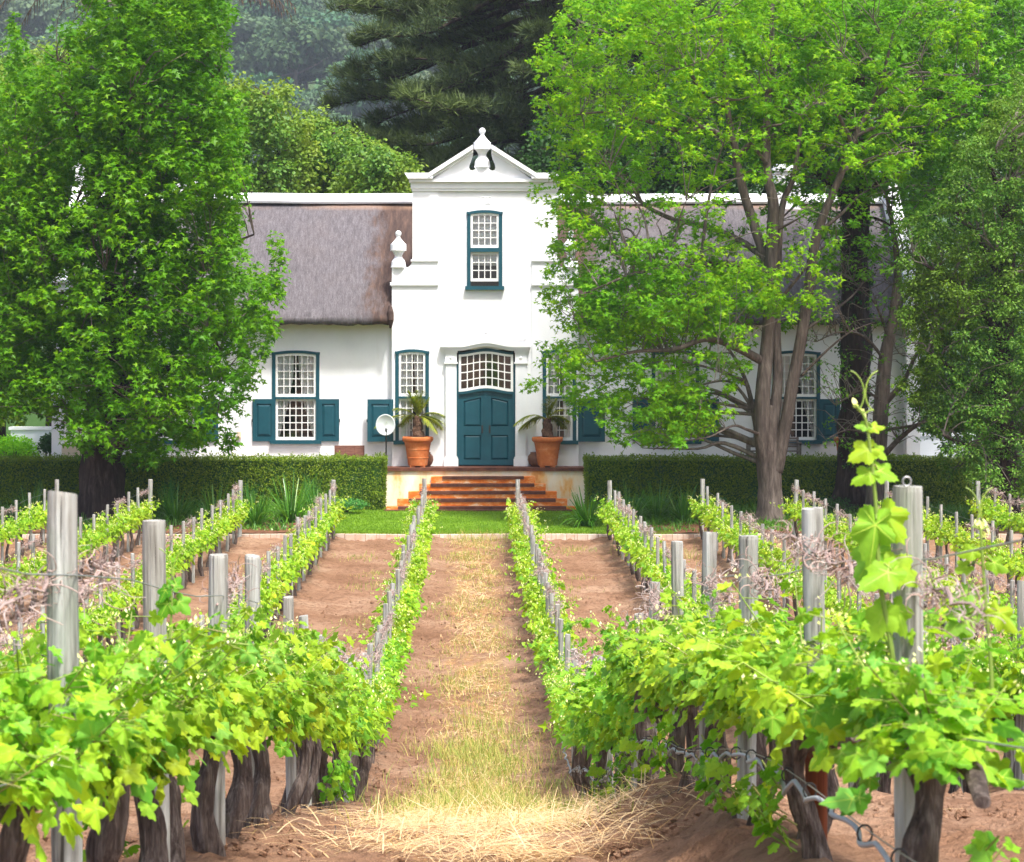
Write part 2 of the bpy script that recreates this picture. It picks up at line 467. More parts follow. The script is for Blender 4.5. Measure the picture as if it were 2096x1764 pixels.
class MB:
    def __init__(s):
        s.V = []
        s.L = []
        s.K = []
        s.M = []
        s.n = 0

    def raw(s, V, L, K, mi=0):
        V = np.asarray(V, dtype=np.float64).reshape(-1, 3)
        s.V.append(V)
        s.L.append(np.asarray(L, dtype=np.int64) + s.n)
        K = np.asarray(K, dtype=np.int64)
        s.K.append(K)
        s.M.append(np.full(len(K), mi, dtype=np.int64))
        s.n += len(V)

    def add(s, V, Fs, mi=0):
        s.raw(V, [i for f in Fs for i in f], [len(f) for f in Fs], mi)

    def box(s, x0, x1, y0, y1, z0, z1, mi=0):
        V = [(x0, y0, z0), (x1, y0, z0), (x1, y1, z0), (x0, y1, z0), (x0, y0, z1), (x1, y0, z1), (x1, y1, z1), (x0, y1, z1)]
        s.add(V, [(0, 3, 2, 1), (4, 5, 6, 7), (0, 1, 5, 4), (1, 2, 6, 5), (2, 3, 7, 6), (3, 0, 4, 7)], mi)

    def prism(s, pts, y0, y1, mi=0):
        """outline pts (x,z) pushed from y0 (front) to y1"""
        n = len(pts)
        V = [(x, y0, z) for x, z in pts] + [(x, y1, z) for x, z in pts]
        Fs = [tuple(range(n)), tuple(range(2 * n - 1, n - 1, -1))]
        Fs += [(i, n + i, n + (i + 1) % n, (i + 1) % n) for i in range(n)]
        s.add(V, Fs, mi)

    def strip(s, x0, x1, lo, hi, y0, y1, n=16, mi=0):
        xs = [x0 + (x1 - x0) * i / n for i in range(n + 1)]
        s.prism([(x, lo(x)) for x in xs] + [(x, hi(x)) for x in reversed(xs)], y0, y1, mi)

    def tube(s, pts, rads, seg=8, mi=0, wob=0.0, seed=0, ridges=0, closed=True):
        pts = np.asarray(pts, float)
        n = len(pts)
        rads = np.broadcast_to(np.asarray(rads, float), (n,))
        tan = nrm(np.gradient(pts, axis=0))
        ref = np.array([0.0, 1.0, 0.0]) if abs(tan[0, 1]) < 0.8 else np.array([1.0, 0, 0])
        a = np.zeros((n, 3))
        b = np.zeros((n, 3))
        prev = ref
        for i in range(n):
            v = prev - tan[i] * np.dot(prev, tan[i])
            v = v / max(np.linalg.norm(v), 1e-9)
            a[i] = v
            b[i] = np.cross(tan[i], v)
            prev = v
        th = np.linspace(0, 2 * np.pi, seg, endpoint=False)
        r = np.repeat(rads[:, None], seg, 1)
        if wob:
            rg = np.random.default_rng(seed)
            nz = rg.normal(size=(n, seg))
            nz = (nz + np.roll(nz, 1, 1) + np.roll(nz, -1, 1)) / 2
            nz[1:-1] = (nz[1:-1] + nz[:-2] + nz[2:]) / 2
            r = r * (1 + wob * nz * 0.6)
            if ridges:
                ph = rg.uniform(0, 6)
                r = r * (1 + wob * np.sin(th * ridges + ph + np.linspace(0, 3, n)[:, None]))
        V = pts[:, None, :] + (a[:, None, :] * np.cos(th)[None, :, None] + b[:, None, :] * np.sin(th)[None, :, None]) * r[..., None]
        i = np.arange(n - 1)[:, None] * seg
        j = np.arange(seg)[None, :]
        j2 = (j + 1) % seg
        Q = np.stack([i + j, i + j2, i + seg + j2, i + seg + j], -1).reshape(-1)
        L = list(Q)
        K = [4] * ((n - 1) * seg)
        if closed:
            L += list(range(seg - 1, -1, -1)) + list(range((n - 1) * seg, n * seg))
            K += [seg, seg]
        s.raw(V.reshape(-1, 3), L, K, mi)

    def lathe(s, prof, cx, cy, seg=24, mi=0, sx=1.0):
        """prof: (r, z) from bottom to top"""
        n = len(prof)
        th = np.linspace(0, 2 * np.pi, seg, endpoint=False)
        V = [(cx + r * math.cos(t) * sx, cy + r * math.sin(t), z) for r, z in prof for t in th]
        Fs = []
        for i in range(n - 1):
            for j in range(seg):
                k = (j + 1) % seg
                Fs.append((i * seg + j, i * seg + k, (i + 1) * seg + k, (i + 1) * seg + j))
        Fs.append(tuple(range(seg - 1, -1, -1)))
        Fs.append(tuple(range((n - 1) * seg, n * seg)))
        s.add(V, Fs, mi)

    def scatter(s, tm, M, T, mi=0):
        V0, Fs = tm
        V0 = np.asarray(V0, float)
        k = len(V0)
        n = len(T)
        V = np.einsum('nij,kj->nki', M, V0) + T[:, None, :]
        L0 = np.array([i for f in Fs for i in f])
        K0 = np.array([len(f) for f in Fs])
        L = (L0[None, :] + (np.arange(n) * k)[:, None]).reshape(-1)
        s.raw(V.reshape(-1, 3), L, np.tile(K0, n), mi)

    def leaves(s, T, N, tip, size, tm, mi=0, sx=None):
        T = np.asarray(T, float)
        z = nrm(np.asarray(N, float))
        y = np.asarray(tip, float)
        y = y - z * np.sum(y * z, 1, keepdims=True)
        y = nrm(y)
        x = np.cross(y, z)
        size = np.asarray(size, float)[:, None]
        q = RNG.uniform(.82, 1.12, (len(T), 1))
        c = RNG.uniform(.3, 2.3, (len(T), 1))
        M = np.stack([x * size * q, y * size, z * size * c], -1)
        s.scatter(tm, M, T, mi)

    def ribbons(s, base, d, Ln, wd, droop, seg=4, mi=0, taper=0.15, belly=False):
        """curved flat blades"""
        base = np.asarray(base, float)
        d = nrm(np.asarray(d, float))
        n = len(base)
        t = np.linspace(0, 1, seg + 1)
        Ln = np.asarray(Ln, float)
        p = base[:, None, :] + d[:, None, :] * (Ln[:, None] * t[None])[..., None]
        p[..., 2] -= np.asarray(droop)[:, None] * Ln[:, None] * (t[None] ** 2)
        side = np.cross(d, np.array([0, 0, 1.0])) + RNG.normal(size=(n, 3)) * 0.15
        side = nrm(side)
        prof = (np.sin(np.pi * (0.12 + 0.86 * t)) if belly else 1 - (1 - taper) * t)
        wv = side[:, None, :] * (np.asarray(wd)[:, None] * prof[None])[..., None] * 0.5
        V = np.stack([p - wv, p + wv], 2).reshape(n, -1, 3)
        k = 2 * (seg + 1)
        f = np.array([[2 * i, 2 * i + 1, 2 * i + 3, 2 * i + 2] for i in range(seg)]).reshape(-1)
        L = (f[None] + (np.arange(n) * k)[:, None]).reshape(-1)
        s.raw(V.reshape(-1, 3), L, np.full(n * seg, 4), mi)

    def mesh(s, name, mats, smooth=False):
        me = bpy.data.meshes.new(name)
        if s.n:
            V = np.concatenate(s.V)
            L = np.concatenate(s.L)
            K = np.concatenate(s.K)
            M = np.concatenate(s.M)
            me.vertices.add(len(V))
            me.vertices.foreach_set('co', V.astype(np.float32).reshape(-1))
            me.loops.add(len(L))
            me.loops.foreach_set('vertex_index', L.astype(np.int32))
            me.polygons.add(len(K))
            st = np.concatenate([[0], np.cumsum(K)[:-1]])
            me.polygons.foreach_set('loop_start', st.astype(np.int32))
            me.polygons.foreach_set('material_index', M.astype(np.int32))
            me.polygons.foreach_set('use_smooth', np.full(len(K), bool(smooth)))
        for m in (mats if isinstance(mats, (list, tuple)) else [mats]):
            me.materials.append(MATS[m])
        me.update(calc_edges=True)
        me.validate()
        return me

    def build(s, name, mats, parent=None, smooth=False, kind=None, loc=None):
        o = bpy.data.objects.new(name, s.mesh(name, mats, smooth))
        C.objects.link(o)
        if parent is not None:
            o.parent = parent
        if kind:
            o['kind'] = kind
        if loc is not None:
            o.location = loc
        return o


def thing(name, label, cat, loc=(0, 0, 0), group=None, rz=0.0):
    o = bpy.data.objects.new(name, None)
    o.empty_display_size = 0.2
    C.objects.link(o)
    o.location = loc
    o.rotation_euler = (0, 0, rz)
    tag(o, label, cat, group)
    return o


def tag(o, label, cat, group=None):
    o['label'] = label
    o['category'] = cat
    if group:
        o['group'] = group
    return o


def copy_tree(o, parent=None):
    c = o.copy()
    C.objects.link(c)
    if parent is not None:
        c.parent = parent
    for ch in list(KIDS.get(o.name, [])):
        copy_tree(ch, c)
    return c


KIDS = {}


def kids_index(*roots):
    for r in roots:
        KIDS[r.name] = [o for o in C.objects if o.parent == r]
        for k in KIDS[r.name]:
            KIDS[k.name] = [o for o in C.objects if o.parent == k]


ONES = ['', 'first', 'second', 'third', 'fourth', 'fifth', 'sixth', 'seventh', 'eighth', 'ninth', 'tenth', 'eleventh', 'twelfth', 'thirteenth',
        'fourteenth', 'fifteenth', 'sixteenth', 'seventeenth', 'eighteenth', 'nineteenth']


def ordinal(n):
    if n < 20:
        return ONES[n]
    tens = {2: ('twentieth', 'twenty'), 3: ('thirtieth', 'thirty'), 4: ('fortieth', 'forty'), 5: ('fiftieth', 'fifty')}[n // 10]
    return tens[0] if n % 10 == 0 else tens[1] + ' ' + ONES[n % 10]


# leaf shapes (unit length along +y, base at the origin)
def _vine_leaf():
    half = [(-.10, -.14), (-.30, -.16), (-.46, -.02), (-.50, .14), (-.40, .25), (-.60, .36), (-.64, .52), (-.48, .62), (-.32, .60), (-.27, .72), (-.20, .88)]
    def z(x, y):
        return -0.30 * abs(x) + 0.25 * x * x - 0.22 * (y - 0.2) ** 2
    V = [(0, 0, 0), (0, .5, z(0, .5)), (0, 1, z(0, 1))]
    V += [(x, y, z(x, y) - (0.05 if i % 2 else 0)) for i, (x, y) in enumerate(half)]
    V += [(-x, y, z(x, y) - (0.05 if i % 2 else 0)) for i, (x, y) in enumerate(half)]
    n = len(half)
    a = list(range(3, 3 + n))
    b = list(range(3 + n, 3 + 2 * n))
    Fs = [tuple([0] + a[:5] + [1]), tuple([1] + a[4:] + [2])]
    Fs += [tuple(reversed([0] + b[:5] + [1])), tuple(reversed([1] + b[4:] + [2]))]
    return V, Fs


def _star_leaf():
    pts = []
    for i, (ang, r) in enumerate([(180, .12), (215, .62), (237, .30), (275, .85), (308, .36), (360, 1.0), (412, .36), (445, .85), (483, .30), (505, .62)]):
        a = rad(ang)
        pts.append((math.sin(a) * r * .75, math.cos(a) * r * .75 + .25))
    V = [(x, y, -0.28 * abs(x)) for x, y in pts] + [(0, .3, 0)]
    c = len(pts)
    return V, [(0, 1, 2, 3, 4, 5, c), (c, 5, 6, 7, 8, 9, 0)]


def _fine_leaf(n, rings, serr):
    """five lobed leaf as rings round the petiole, with a toothed edge and drooping lobes"""
    key = [(-180, .10), (-165, .42), (-140, .56), (-118, .54), (-104, .43), (-88, .56), (-66, .74), (-50, .66), (-36, .52), (-18, .80), (0, 1.0)]
    ang = np.array([k[0] for k in key], float)
    rr = np.array([k[1] for k in key])
    th = np.linspace(-178, 178, n)
    r = np.interp(-np.abs(th), ang, rr)
    r = r * (1 + serr * np.where(np.arange(n) % 2 == 0, 1, -1)) * .92
    a = np.radians(th)
    V = [(0, .12, 0)]
    for k in range(1, rings + 1):
        f = k / rings
        for i in range(n):
            x = math.sin(a[i]) * r[i] * f
            y = .12 + math.cos(a[i]) * r[i] * f
            z = -.16 * x * x - .20 * (y - .1) ** 2 + .07 * math.sin(a[i] * 5 + 1.2) * f * f - .05 * abs(x)
            V.append((x, y, z))
    Fs = [(0, 1 + i + 1, 1 + i) for i in range(n - 1)]
    for k in range(rings - 1):
        b0, b1 = 1 + k * n, 1 + (k + 1) * n
        Fs += [(b0 + i, b0 + i + 1, b1 + i + 1, b1 + i) for i in range(n - 1)]
    # veins laid just above the blade
    W, G = [], []
    for d, L in ((0, .92), (-62, .66), (62, .66), (-130, .46), (130, .46)):
        t = math.radians(d)
        for sgm in range(3):
            f0, f1 = sgm / 3, (sgm + 1) / 3
            q = []
            for f, wv in ((f0, 1 - f0), (f1, 1 - f1)):
                x, y = math.sin(t) * L * f, .12 + math.cos(t) * L * f
                z = -.16 * x * x - .20 * (y - .1) ** 2 + .07 * math.sin(t * 5 + 1.2) * (f * L / .8) ** 2 - .05 * abs(x) + .008
                ox, oy = math.cos(t) * .013 * (wv + .25), -math.sin(t) * .013 * (wv + .25)
                q += [(x - ox, y - oy, z), (x + ox, y + oy, z)]
            b = len(W)
            W += q
            G.append((b, b + 1, b + 3, b + 2))
    return (V, Fs), (W, G)


VINE_LEAF = _vine_leaf()
NEAR_LEAF, NEAR_VEIN = _fine_leaf(33, 2, .05)
HERO_LEAF, HERO_VEIN = _fine_leaf(57, 5, .045)
STAR_LEAF = _star_leaf()
OVAL_LEAF = ([(0, 0, 0), (.24, .35, -.07), (.2, .7, -.08), (0, 1, -.05), (-.2, .7, -.08), (-.24, .35, -.07), (0, .5, 0)],
             [(0, 1, 2, 6), (6, 2, 3), (0, 6, 4, 5), (6, 3, 4)])
RHOMB = ([(0, 0, 0), (.28, .5, -.1), (0, 1, 0), (-.28, .5, -.1)], [(0, 1, 2), (0, 2, 3)])
BLADE = ([(-.04, 0, 0), (.04, 0, 0), (0, 1, .0)], [(0, 1, 2)])
QUAD5 = ([(0, 0, 0), (.42, .25, -.1), (.30, .75, -.08), (0, 1, -.02), (-.30, .75, -.08), (-.42, .25, -.1)], [(0, 1, 2, 3), (0, 3, 4, 5)])


def vnoise(x, y, seed=0):
    xi = np.floor(x).astype(np.int64)
    yi = np.floor(y).astype(np.int64)
    xf = x - xi
    yf = y - yi

    def h(a, b):
        n = (a * 374761393 + b * 668265263 + seed * 974634) & 0x7fffffff
        n = ((n ^ (n >> 13)) * 1274126177) & 0x7fffffff
        return ((n ^ (n >> 16)) & 0xffff) / 65535.0
    u = xf * xf * (3 - 2 * xf)
    v = yf * yf * (3 - 2 * yf)
    return (h(xi, yi) * (1 - u) + h(xi + 1, yi) * u) * (1 - v) + (h(xi, yi + 1) * (1 - u) + h(xi + 1, yi + 1) * u) * v


def fbm(x, y, seed=0, oct=4):
    r = 0
    a = 0.5
    for i in range(oct):
        r = r + a * (vnoise(x, y, seed + i) - 0.5)
        x = x * 2.03
        y = y * 2.03
        a *= 0.55
    return r


# ------------------------------------------------------------------ ground
PY = [-40, -5, 3, 5.66, 9.3, 10.4, 13, 16.7, 20.3, 23, 25, 30, 44, 50]
PZ = [3.4, 3.3, 2.95, 2.6, 2.1, 1.95, 1.45, .69, .05, -.10, -.16, -.19, -.18, -.10]
ROWX = {k: (1 if k > 0 else -1) * (1.044 + 2.085 * (abs(k) - 1)) for k in list(range(-6, 0)) + list(range(1, 8))}


def base_z(X, Y):
    z = np.interp(Y, PY, PZ)
    z = z + 0.17 * np.clip((np.asarray(X) - 0.5) / 0.5, 0, 1) * np.clip((16 - Y) / 5, 0, 1)
    return z


def ground_z(X, Y):
    X = np.asarray(X, float)
    Y = np.asarray(Y, float)
    z = base_z(X, Y)
    for k, xr in ROWX.items():
        z = z + 0.07 * np.exp(-((X - xr) / 0.28) ** 2) * (Y < 50.2)
    return z


def gz(X, Y):
    return float(ground_z(np.array([X]), np.array([Y]))[0])


def grid_mesh(xs, ys, zf):
    X, Y = np.meshgrid(xs, ys)
    Z = zf(X, Y)
    V = np.stack([X, Y, Z], -1).reshape(-1, 3)
    nx, ny = len(xs), len(ys)
    i = (np.arange(ny - 1)[:, None] * nx + np.arange(nx - 1)[None, :])
    Q = np.stack([i, i + 1, i + nx + 1, i + nx], -1).reshape(-1)
    return V, Q, np.full((nx - 1) * (ny - 1), 4)


def build_ground():
    xs = np.concatenate([[-900, -400, -150, -60, -30, -20, -14], np.arange(-10, -3.2, .16), np.arange(-3.2, 3.4, .045), np.arange(3.4, 12, .16), [14, 20, 30, 60, 150, 400, 900]])
    ys = np.concatenate([[-40, -20, -8, 0, 2, 4, 6], np.arange(7.5, 22, .05), np.arange(22, 50.2, .14), [50.6, 52, 56, 62, 70, 90, 130, 180, 240, 320]])

    def zf(X, Y):
        z = ground_z(X, Y)
        fine = (np.abs(X) < 12) & (Y < 50.2) & (Y > 3)
        path = np.exp(-((X - 0.05) / 0.55) ** 4)
        amp = 0.10 - 0.03 * path
        n = fbm(X * 2.2, Y * 2.2, 3) * amp + fbm(X * 9, Y * 9, 11) * 0.10 + fbm(X * 1.2, Y * 5.5, 19, 3) * 0.05
        lump = np.clip(fbm(X * 5, Y * 5, 23, 3) - 0.08, 0, 1) * 0.28 * np.exp(-((X - 1.0) / 0.6) ** 2) * np.clip((13 - Y) / 2, 0, 1)
        return z + np.where(fine, n + lump, 0) - np.where(Y > 50.3, 0.05, 0)
    m = MB()
    m.raw(*grid_mesh(xs, ys, zf))
    m.build('ground', 'soil', smooth=True, kind='structure')

    # lawn and the beds either side of it
    m = MB()
    m.raw(*grid_mesh(np.linspace(-16, 16, 161), np.linspace(50.02, 58.6, 60), lambda X, Y: fbm(X * 2, Y * 2, 5) * 0.03))
    m.build('lawn', 'lawn_ground', smooth=True, kind='structure')
    m = MB()
    for x0, x1 in ((-15, -4.0), (4.0, 15)):
        m.raw(*grid_mesh(np.linspace(x0, x1, 60), np.linspace(50.1, 58.2, 40), lambda X, Y: 0.03 + fbm(X * 3, Y * 3, 6) * 0.04))
    m.build('planting_soil', 'bed_soil', smooth=True, kind='structure')
    m = MB()
    for i in range(-60, 62):
        x = i * 0.26
        h = 0.012 * math.sin(i * 12.9)
        m.box(x, x + 0.254, 49.86 + h * .5, 50.06, -0.3, 0.012 + h * .6)
    m.build('kerb', 'kerb_stone', kind='structure')
    # blades of grass standing on the lawn
    n = 60000
    x = RNG.uniform(-4.2, 4.6, n)
    y = 50.0 + RNG.random(n) ** 1.25 * 8.4
    z = fbm(x * 2, y * 2, 5) * 0.03
    m = MB()
    d = np.stack([RNG.normal(0, .45, n), RNG.normal(0, .45, n), np.ones(n)], 1)
    hgt = RNG.uniform(.02, .05, n) * (1 + 1.2 * (y < 50.4))
    m.ribbons(np.stack([x, y, z], 1), d, hgt, np.full(n, .012), np.zeros(n), 1)
    o = m.build('grass', 'lawn_blade', kind='stuff')
    tag(o, 'short bright green lawn grass in front of the brick steps', 'grass')


def build_straw():
    m = MB()
    n = 12400
    y = np.concatenate([RNG.uniform(10.4, 22, 6800), RNG.uniform(22, 49.7, 5600)])
    edge = fbm(y * 1.4, y * 0 + 3.3, 31, 3) * 0.5
    spread = 0.36
    x = 0.05 + edge * 0.5 + RNG.normal(0, 1, n) * spread * 0.62
    keep = (np.abs(x) < 1.02) & (fbm(x * 2.6, y * 1.3, 41, 3) > -.05 + RNG.uniform(-.06, .06, n))
    x, y = x[keep], y[keep]
    n = len(x)
    z = ground_z(x, y) + RNG.uniform(0.0, .06, n)
    a = RNG.uniform(0, 2 * np.pi, n)
    up = RNG.uniform(-.05, .45, n)
    up[RNG.random(n) < 0.06] = 1.2
    d = np.stack([np.cos(a) * 1.3, np.sin(a), up], 1)
    Ln = RNG.uniform(.06, .26, n) * np.where(y < 13, 1.5, 1.0)
    wd = np.interp(y, [10, 16, 30, 50], [.0035, .005, .009, .012])
    m.ribbons(np.stack([x, y, z], 1), d, Ln, wd, RNG.uniform(0, .5, n), 4, taper=.5)
    n = 4800
    x = np.clip(RNG.normal(.12, .44, n), -.9, 1.05)
    y = RNG.uniform(9.0, 12.6, n)
    ok = fbm(x * 2.4, y * 2.4, 47, 3) > -.02 + RNG.uniform(-.08, .08, n)
    x, y = x[ok], y[ok]
    n = len(x)
    a = RNG.uniform(0, 2 * np.pi, n)
    d = np.stack([np.cos(a) * 1.3, np.sin(a), RNG.uniform(-.05, .5, n)], 1)
    m.ribbons(np.stack([x, y, ground_z(x, y) + RNG.uniform(.01, .08, n)], 1), d, RNG.uniform(.08, .34, n), np.full(n, .0042), RNG.uniform(0, .5, n), 5, taper=.5)
    # long loose stalks at the near end
    n = 320
    x = RNG.normal(.1, .62, n)
    y = RNG.uniform(9.2, 13.0, n)
    a = RNG.uniform(0, 2 * np.pi, n)
    d = np.stack([np.cos(a) * 1.5, np.sin(a), RNG.uniform(.05, .7, n)], 1)
    m.ribbons(np.stack([x, y, ground_z(x, y) + .02], 1), d, RNG.uniform(.25, .6, n), np.full(n, .006), RNG.uniform(.2, .7, n), 6, taper=.5)
    o = m.build('straw', 'straw_blade', kind='stuff')
    tag(o, 'pale dry straw scattered along the path between the two middle rows', 'straw')
    # green weeds growing through it
    m = MB()
    cl = []
    for _ in range(120):
        yy = RNG.choice([RNG.uniform(11.3, 17), RNG.uniform(17, 30), RNG.uniform(30, 49.5)], p=[.3, .45, .25])
        cl.append((RNG.normal(.1, .28), yy, RNG.uniform(.10, .32)))
    for _ in range(26):
        cl.append((RNG.normal(.15, .17), RNG.uniform(13.5, 22), RNG.uniform(.10, .22)))
    for k in (-2, -1, 2, 3):
        for _ in range(9):
            xr = ROWX[k]
            cl.append((xr + RNG.uniform(.6, 1.5) * (1 if k < 0 else -1), RNG.uniform(22, 48), RNG.uniform(.1, .25)))
    for cx, cy, r in cl:
        n = int(90 * r / .2 * (1.5 if 14 < cy < 26 else 1))
        x = cx + RNG.normal(0, r, n)
        y = cy + RNG.normal(0, r * 1.6, n)
        d = np.stack([RNG.normal(0, .35, n), RNG.normal(0, .35, n), np.ones(n)], 1)
        hh = RNG.uniform(.07, .24, n) * (1.15 if cy < 26 else .7)
        m.ribbons(np.stack([x, y, ground_z(x, y)], 1), d, hh, np.interp(y, [10, 30, 50], [.006, .009, .013]), RNG.uniform(.1, .6, n), 3)
    # taller pale grass at the lawn end of the path and in the lane on its right
    for cx, cy, r, n in ((.12, 49.6, .35, 500), (4.0, 46, .5, 400), (3.9, 40, .4, 250), (-3.9, 44, .4, 250)):
        x = cx + RNG.normal(0, r, n)
        y = cy + RNG.normal(0, r * 1.5, n)
        d = np.stack([RNG.normal(0, .3, n), RNG.normal(0, .3, n), np.ones(n)], 1)
        m.ribbons(np.stack([x, y, ground_z(x, y)], 1), d, RNG.uniform(.12, .38, n), np.full(n, .01), RNG.uniform(.1, .6, n), 3)
    o = m.build('weeds', 'weed_blade', kind='stuff')
    tag(o, 'tufts of green and yellowing weed grass growing through the straw', 'weeds')
    m = MB()
    n = 9000
    y = 9 + RNG.random(n) ** 1.5 * 30
    x = RNG.uniform(-2.9, 3.0, n)
    ok = (np.abs(x - .05) > .38 * RNG.uniform(.6, 1.2, n)) & (fbm(x * 2, y * 2, 61, 3) > -.1)
    x, y = x[ok], y[ok]
    n = len(x)
    sz = RNG.uniform(.006, .022, n) * (1 + 1.4 * (RNG.random(n) < .06))
    octa = ([(1, 0, 0), (.2, 1, .1), (-.9, .3, 0), (-.2, -1, .1), (.1, .1, .8), (0, 0, -.6)], [(0, 1, 4), (1, 2, 4), (2, 3, 4), (3, 0, 4), (1, 0, 5), (2, 1, 5), (3, 2, 5), (0, 3, 5)])
    m.leaves(np.stack([x, y, ground_z(x, y) + .006], 1), np.stack([RNG.normal(0, .3, n), RNG.normal(0, .3, n), np.ones(n)], 1), RNG.normal(0, 1, (n, 3)), sz, octa)
    o = m.build('soil_clods', 'soil', kind='stuff')
    tag(o, 'small clods of dry earth lying on the tilled soil', 'soil')
    # crumbs of soil and bits of cane on the bare earth
    m = MB()
    n = 2600
    y = RNG.uniform(10, 26, n)
    x = RNG.uniform(-1.9, 1.9, n)
    z = ground_z(x, y) + .012
    a = RNG.uniform(0, 2 * np.pi, n)
    d = np.stack([np.cos(a), np.sin(a), RNG.uniform(0, .6, n)], 1)
    m.ribbons(np.stack([x, y, z], 1), d, RNG.uniform(.02, .11, n), RNG.uniform(.004, .010, n), RNG.uniform(0, .5, n), 2, taper=.6)
    o = m.build('twig_litter', 'vine_bark', kind='stuff')
    tag(o, 'small dark twigs and bark crumbs on the bare red soil', 'litter')


build_ground()
build_straw()


# ------------------------------------------------------------------ the house
LIN = lambda a, b, t: a + (b - a) * t


def wall_columns(m, x0, x1, z0, top, yf, y1, holes, extra=(), mi=0):
    xs = sorted(set([x0, x1] + [v for h in holes for v in h[:2] if x0 < v < x1] + [v for v in extra if x0 < v < x1]))
    for a, b in zip(xs[:-1], xs[1:]):
        mid = (a + b) / 2
        segs = [(z0, top(mid))]
        for h in holes:
            if h[0] < mid < h[1]:
                new = []
                for s0, s1 in segs:
                    if h[3] <= s0 or h[2] >= s1:
                        new.append((s0, s1))
                    else:
                        if h[2] > s0:
                            new.append((s0, h[2]))
                        if h[3] < s1:
                            new.append((h[3], s1))
                segs = new
        for s0, s1 in segs:
            m.box(a, b, yf(mid), y1, s0, s1, mi)


def window_spec(x0, x1, yc, yt, t0, t1, yb, cols, ru, rl, yf):
    return dict(x0=hx(x0), x1=hx(x1), zc=hz(yc), zt=hz(yt), tz1=hz(t0), tz0=hz(t1), zb=hz(yb), cols=cols, ru=ru, rl=rl, yf=yf)


def spandrel(m, s, y0, y1):
    """wall left between the arched head and the square hole"""
    xm = (s['x0'] + s['x1']) / 2
    hw = (s['x1'] - s['x0']) / 2
    zt = s['zt']
    for sg in (-1, 1):
        pts = []
        for i in range(9):
            u = i / 8
            x = xm + sg * hw * (1 - u)
            pts.append((x, s['zc'] + (zt - s['zc']) * (1 - (1 - u) ** 2)))
        pts.append((xm + sg * hw, zt + 0.001))
        m.prism(pts if sg < 0 else pts[::-1], y0, y1)


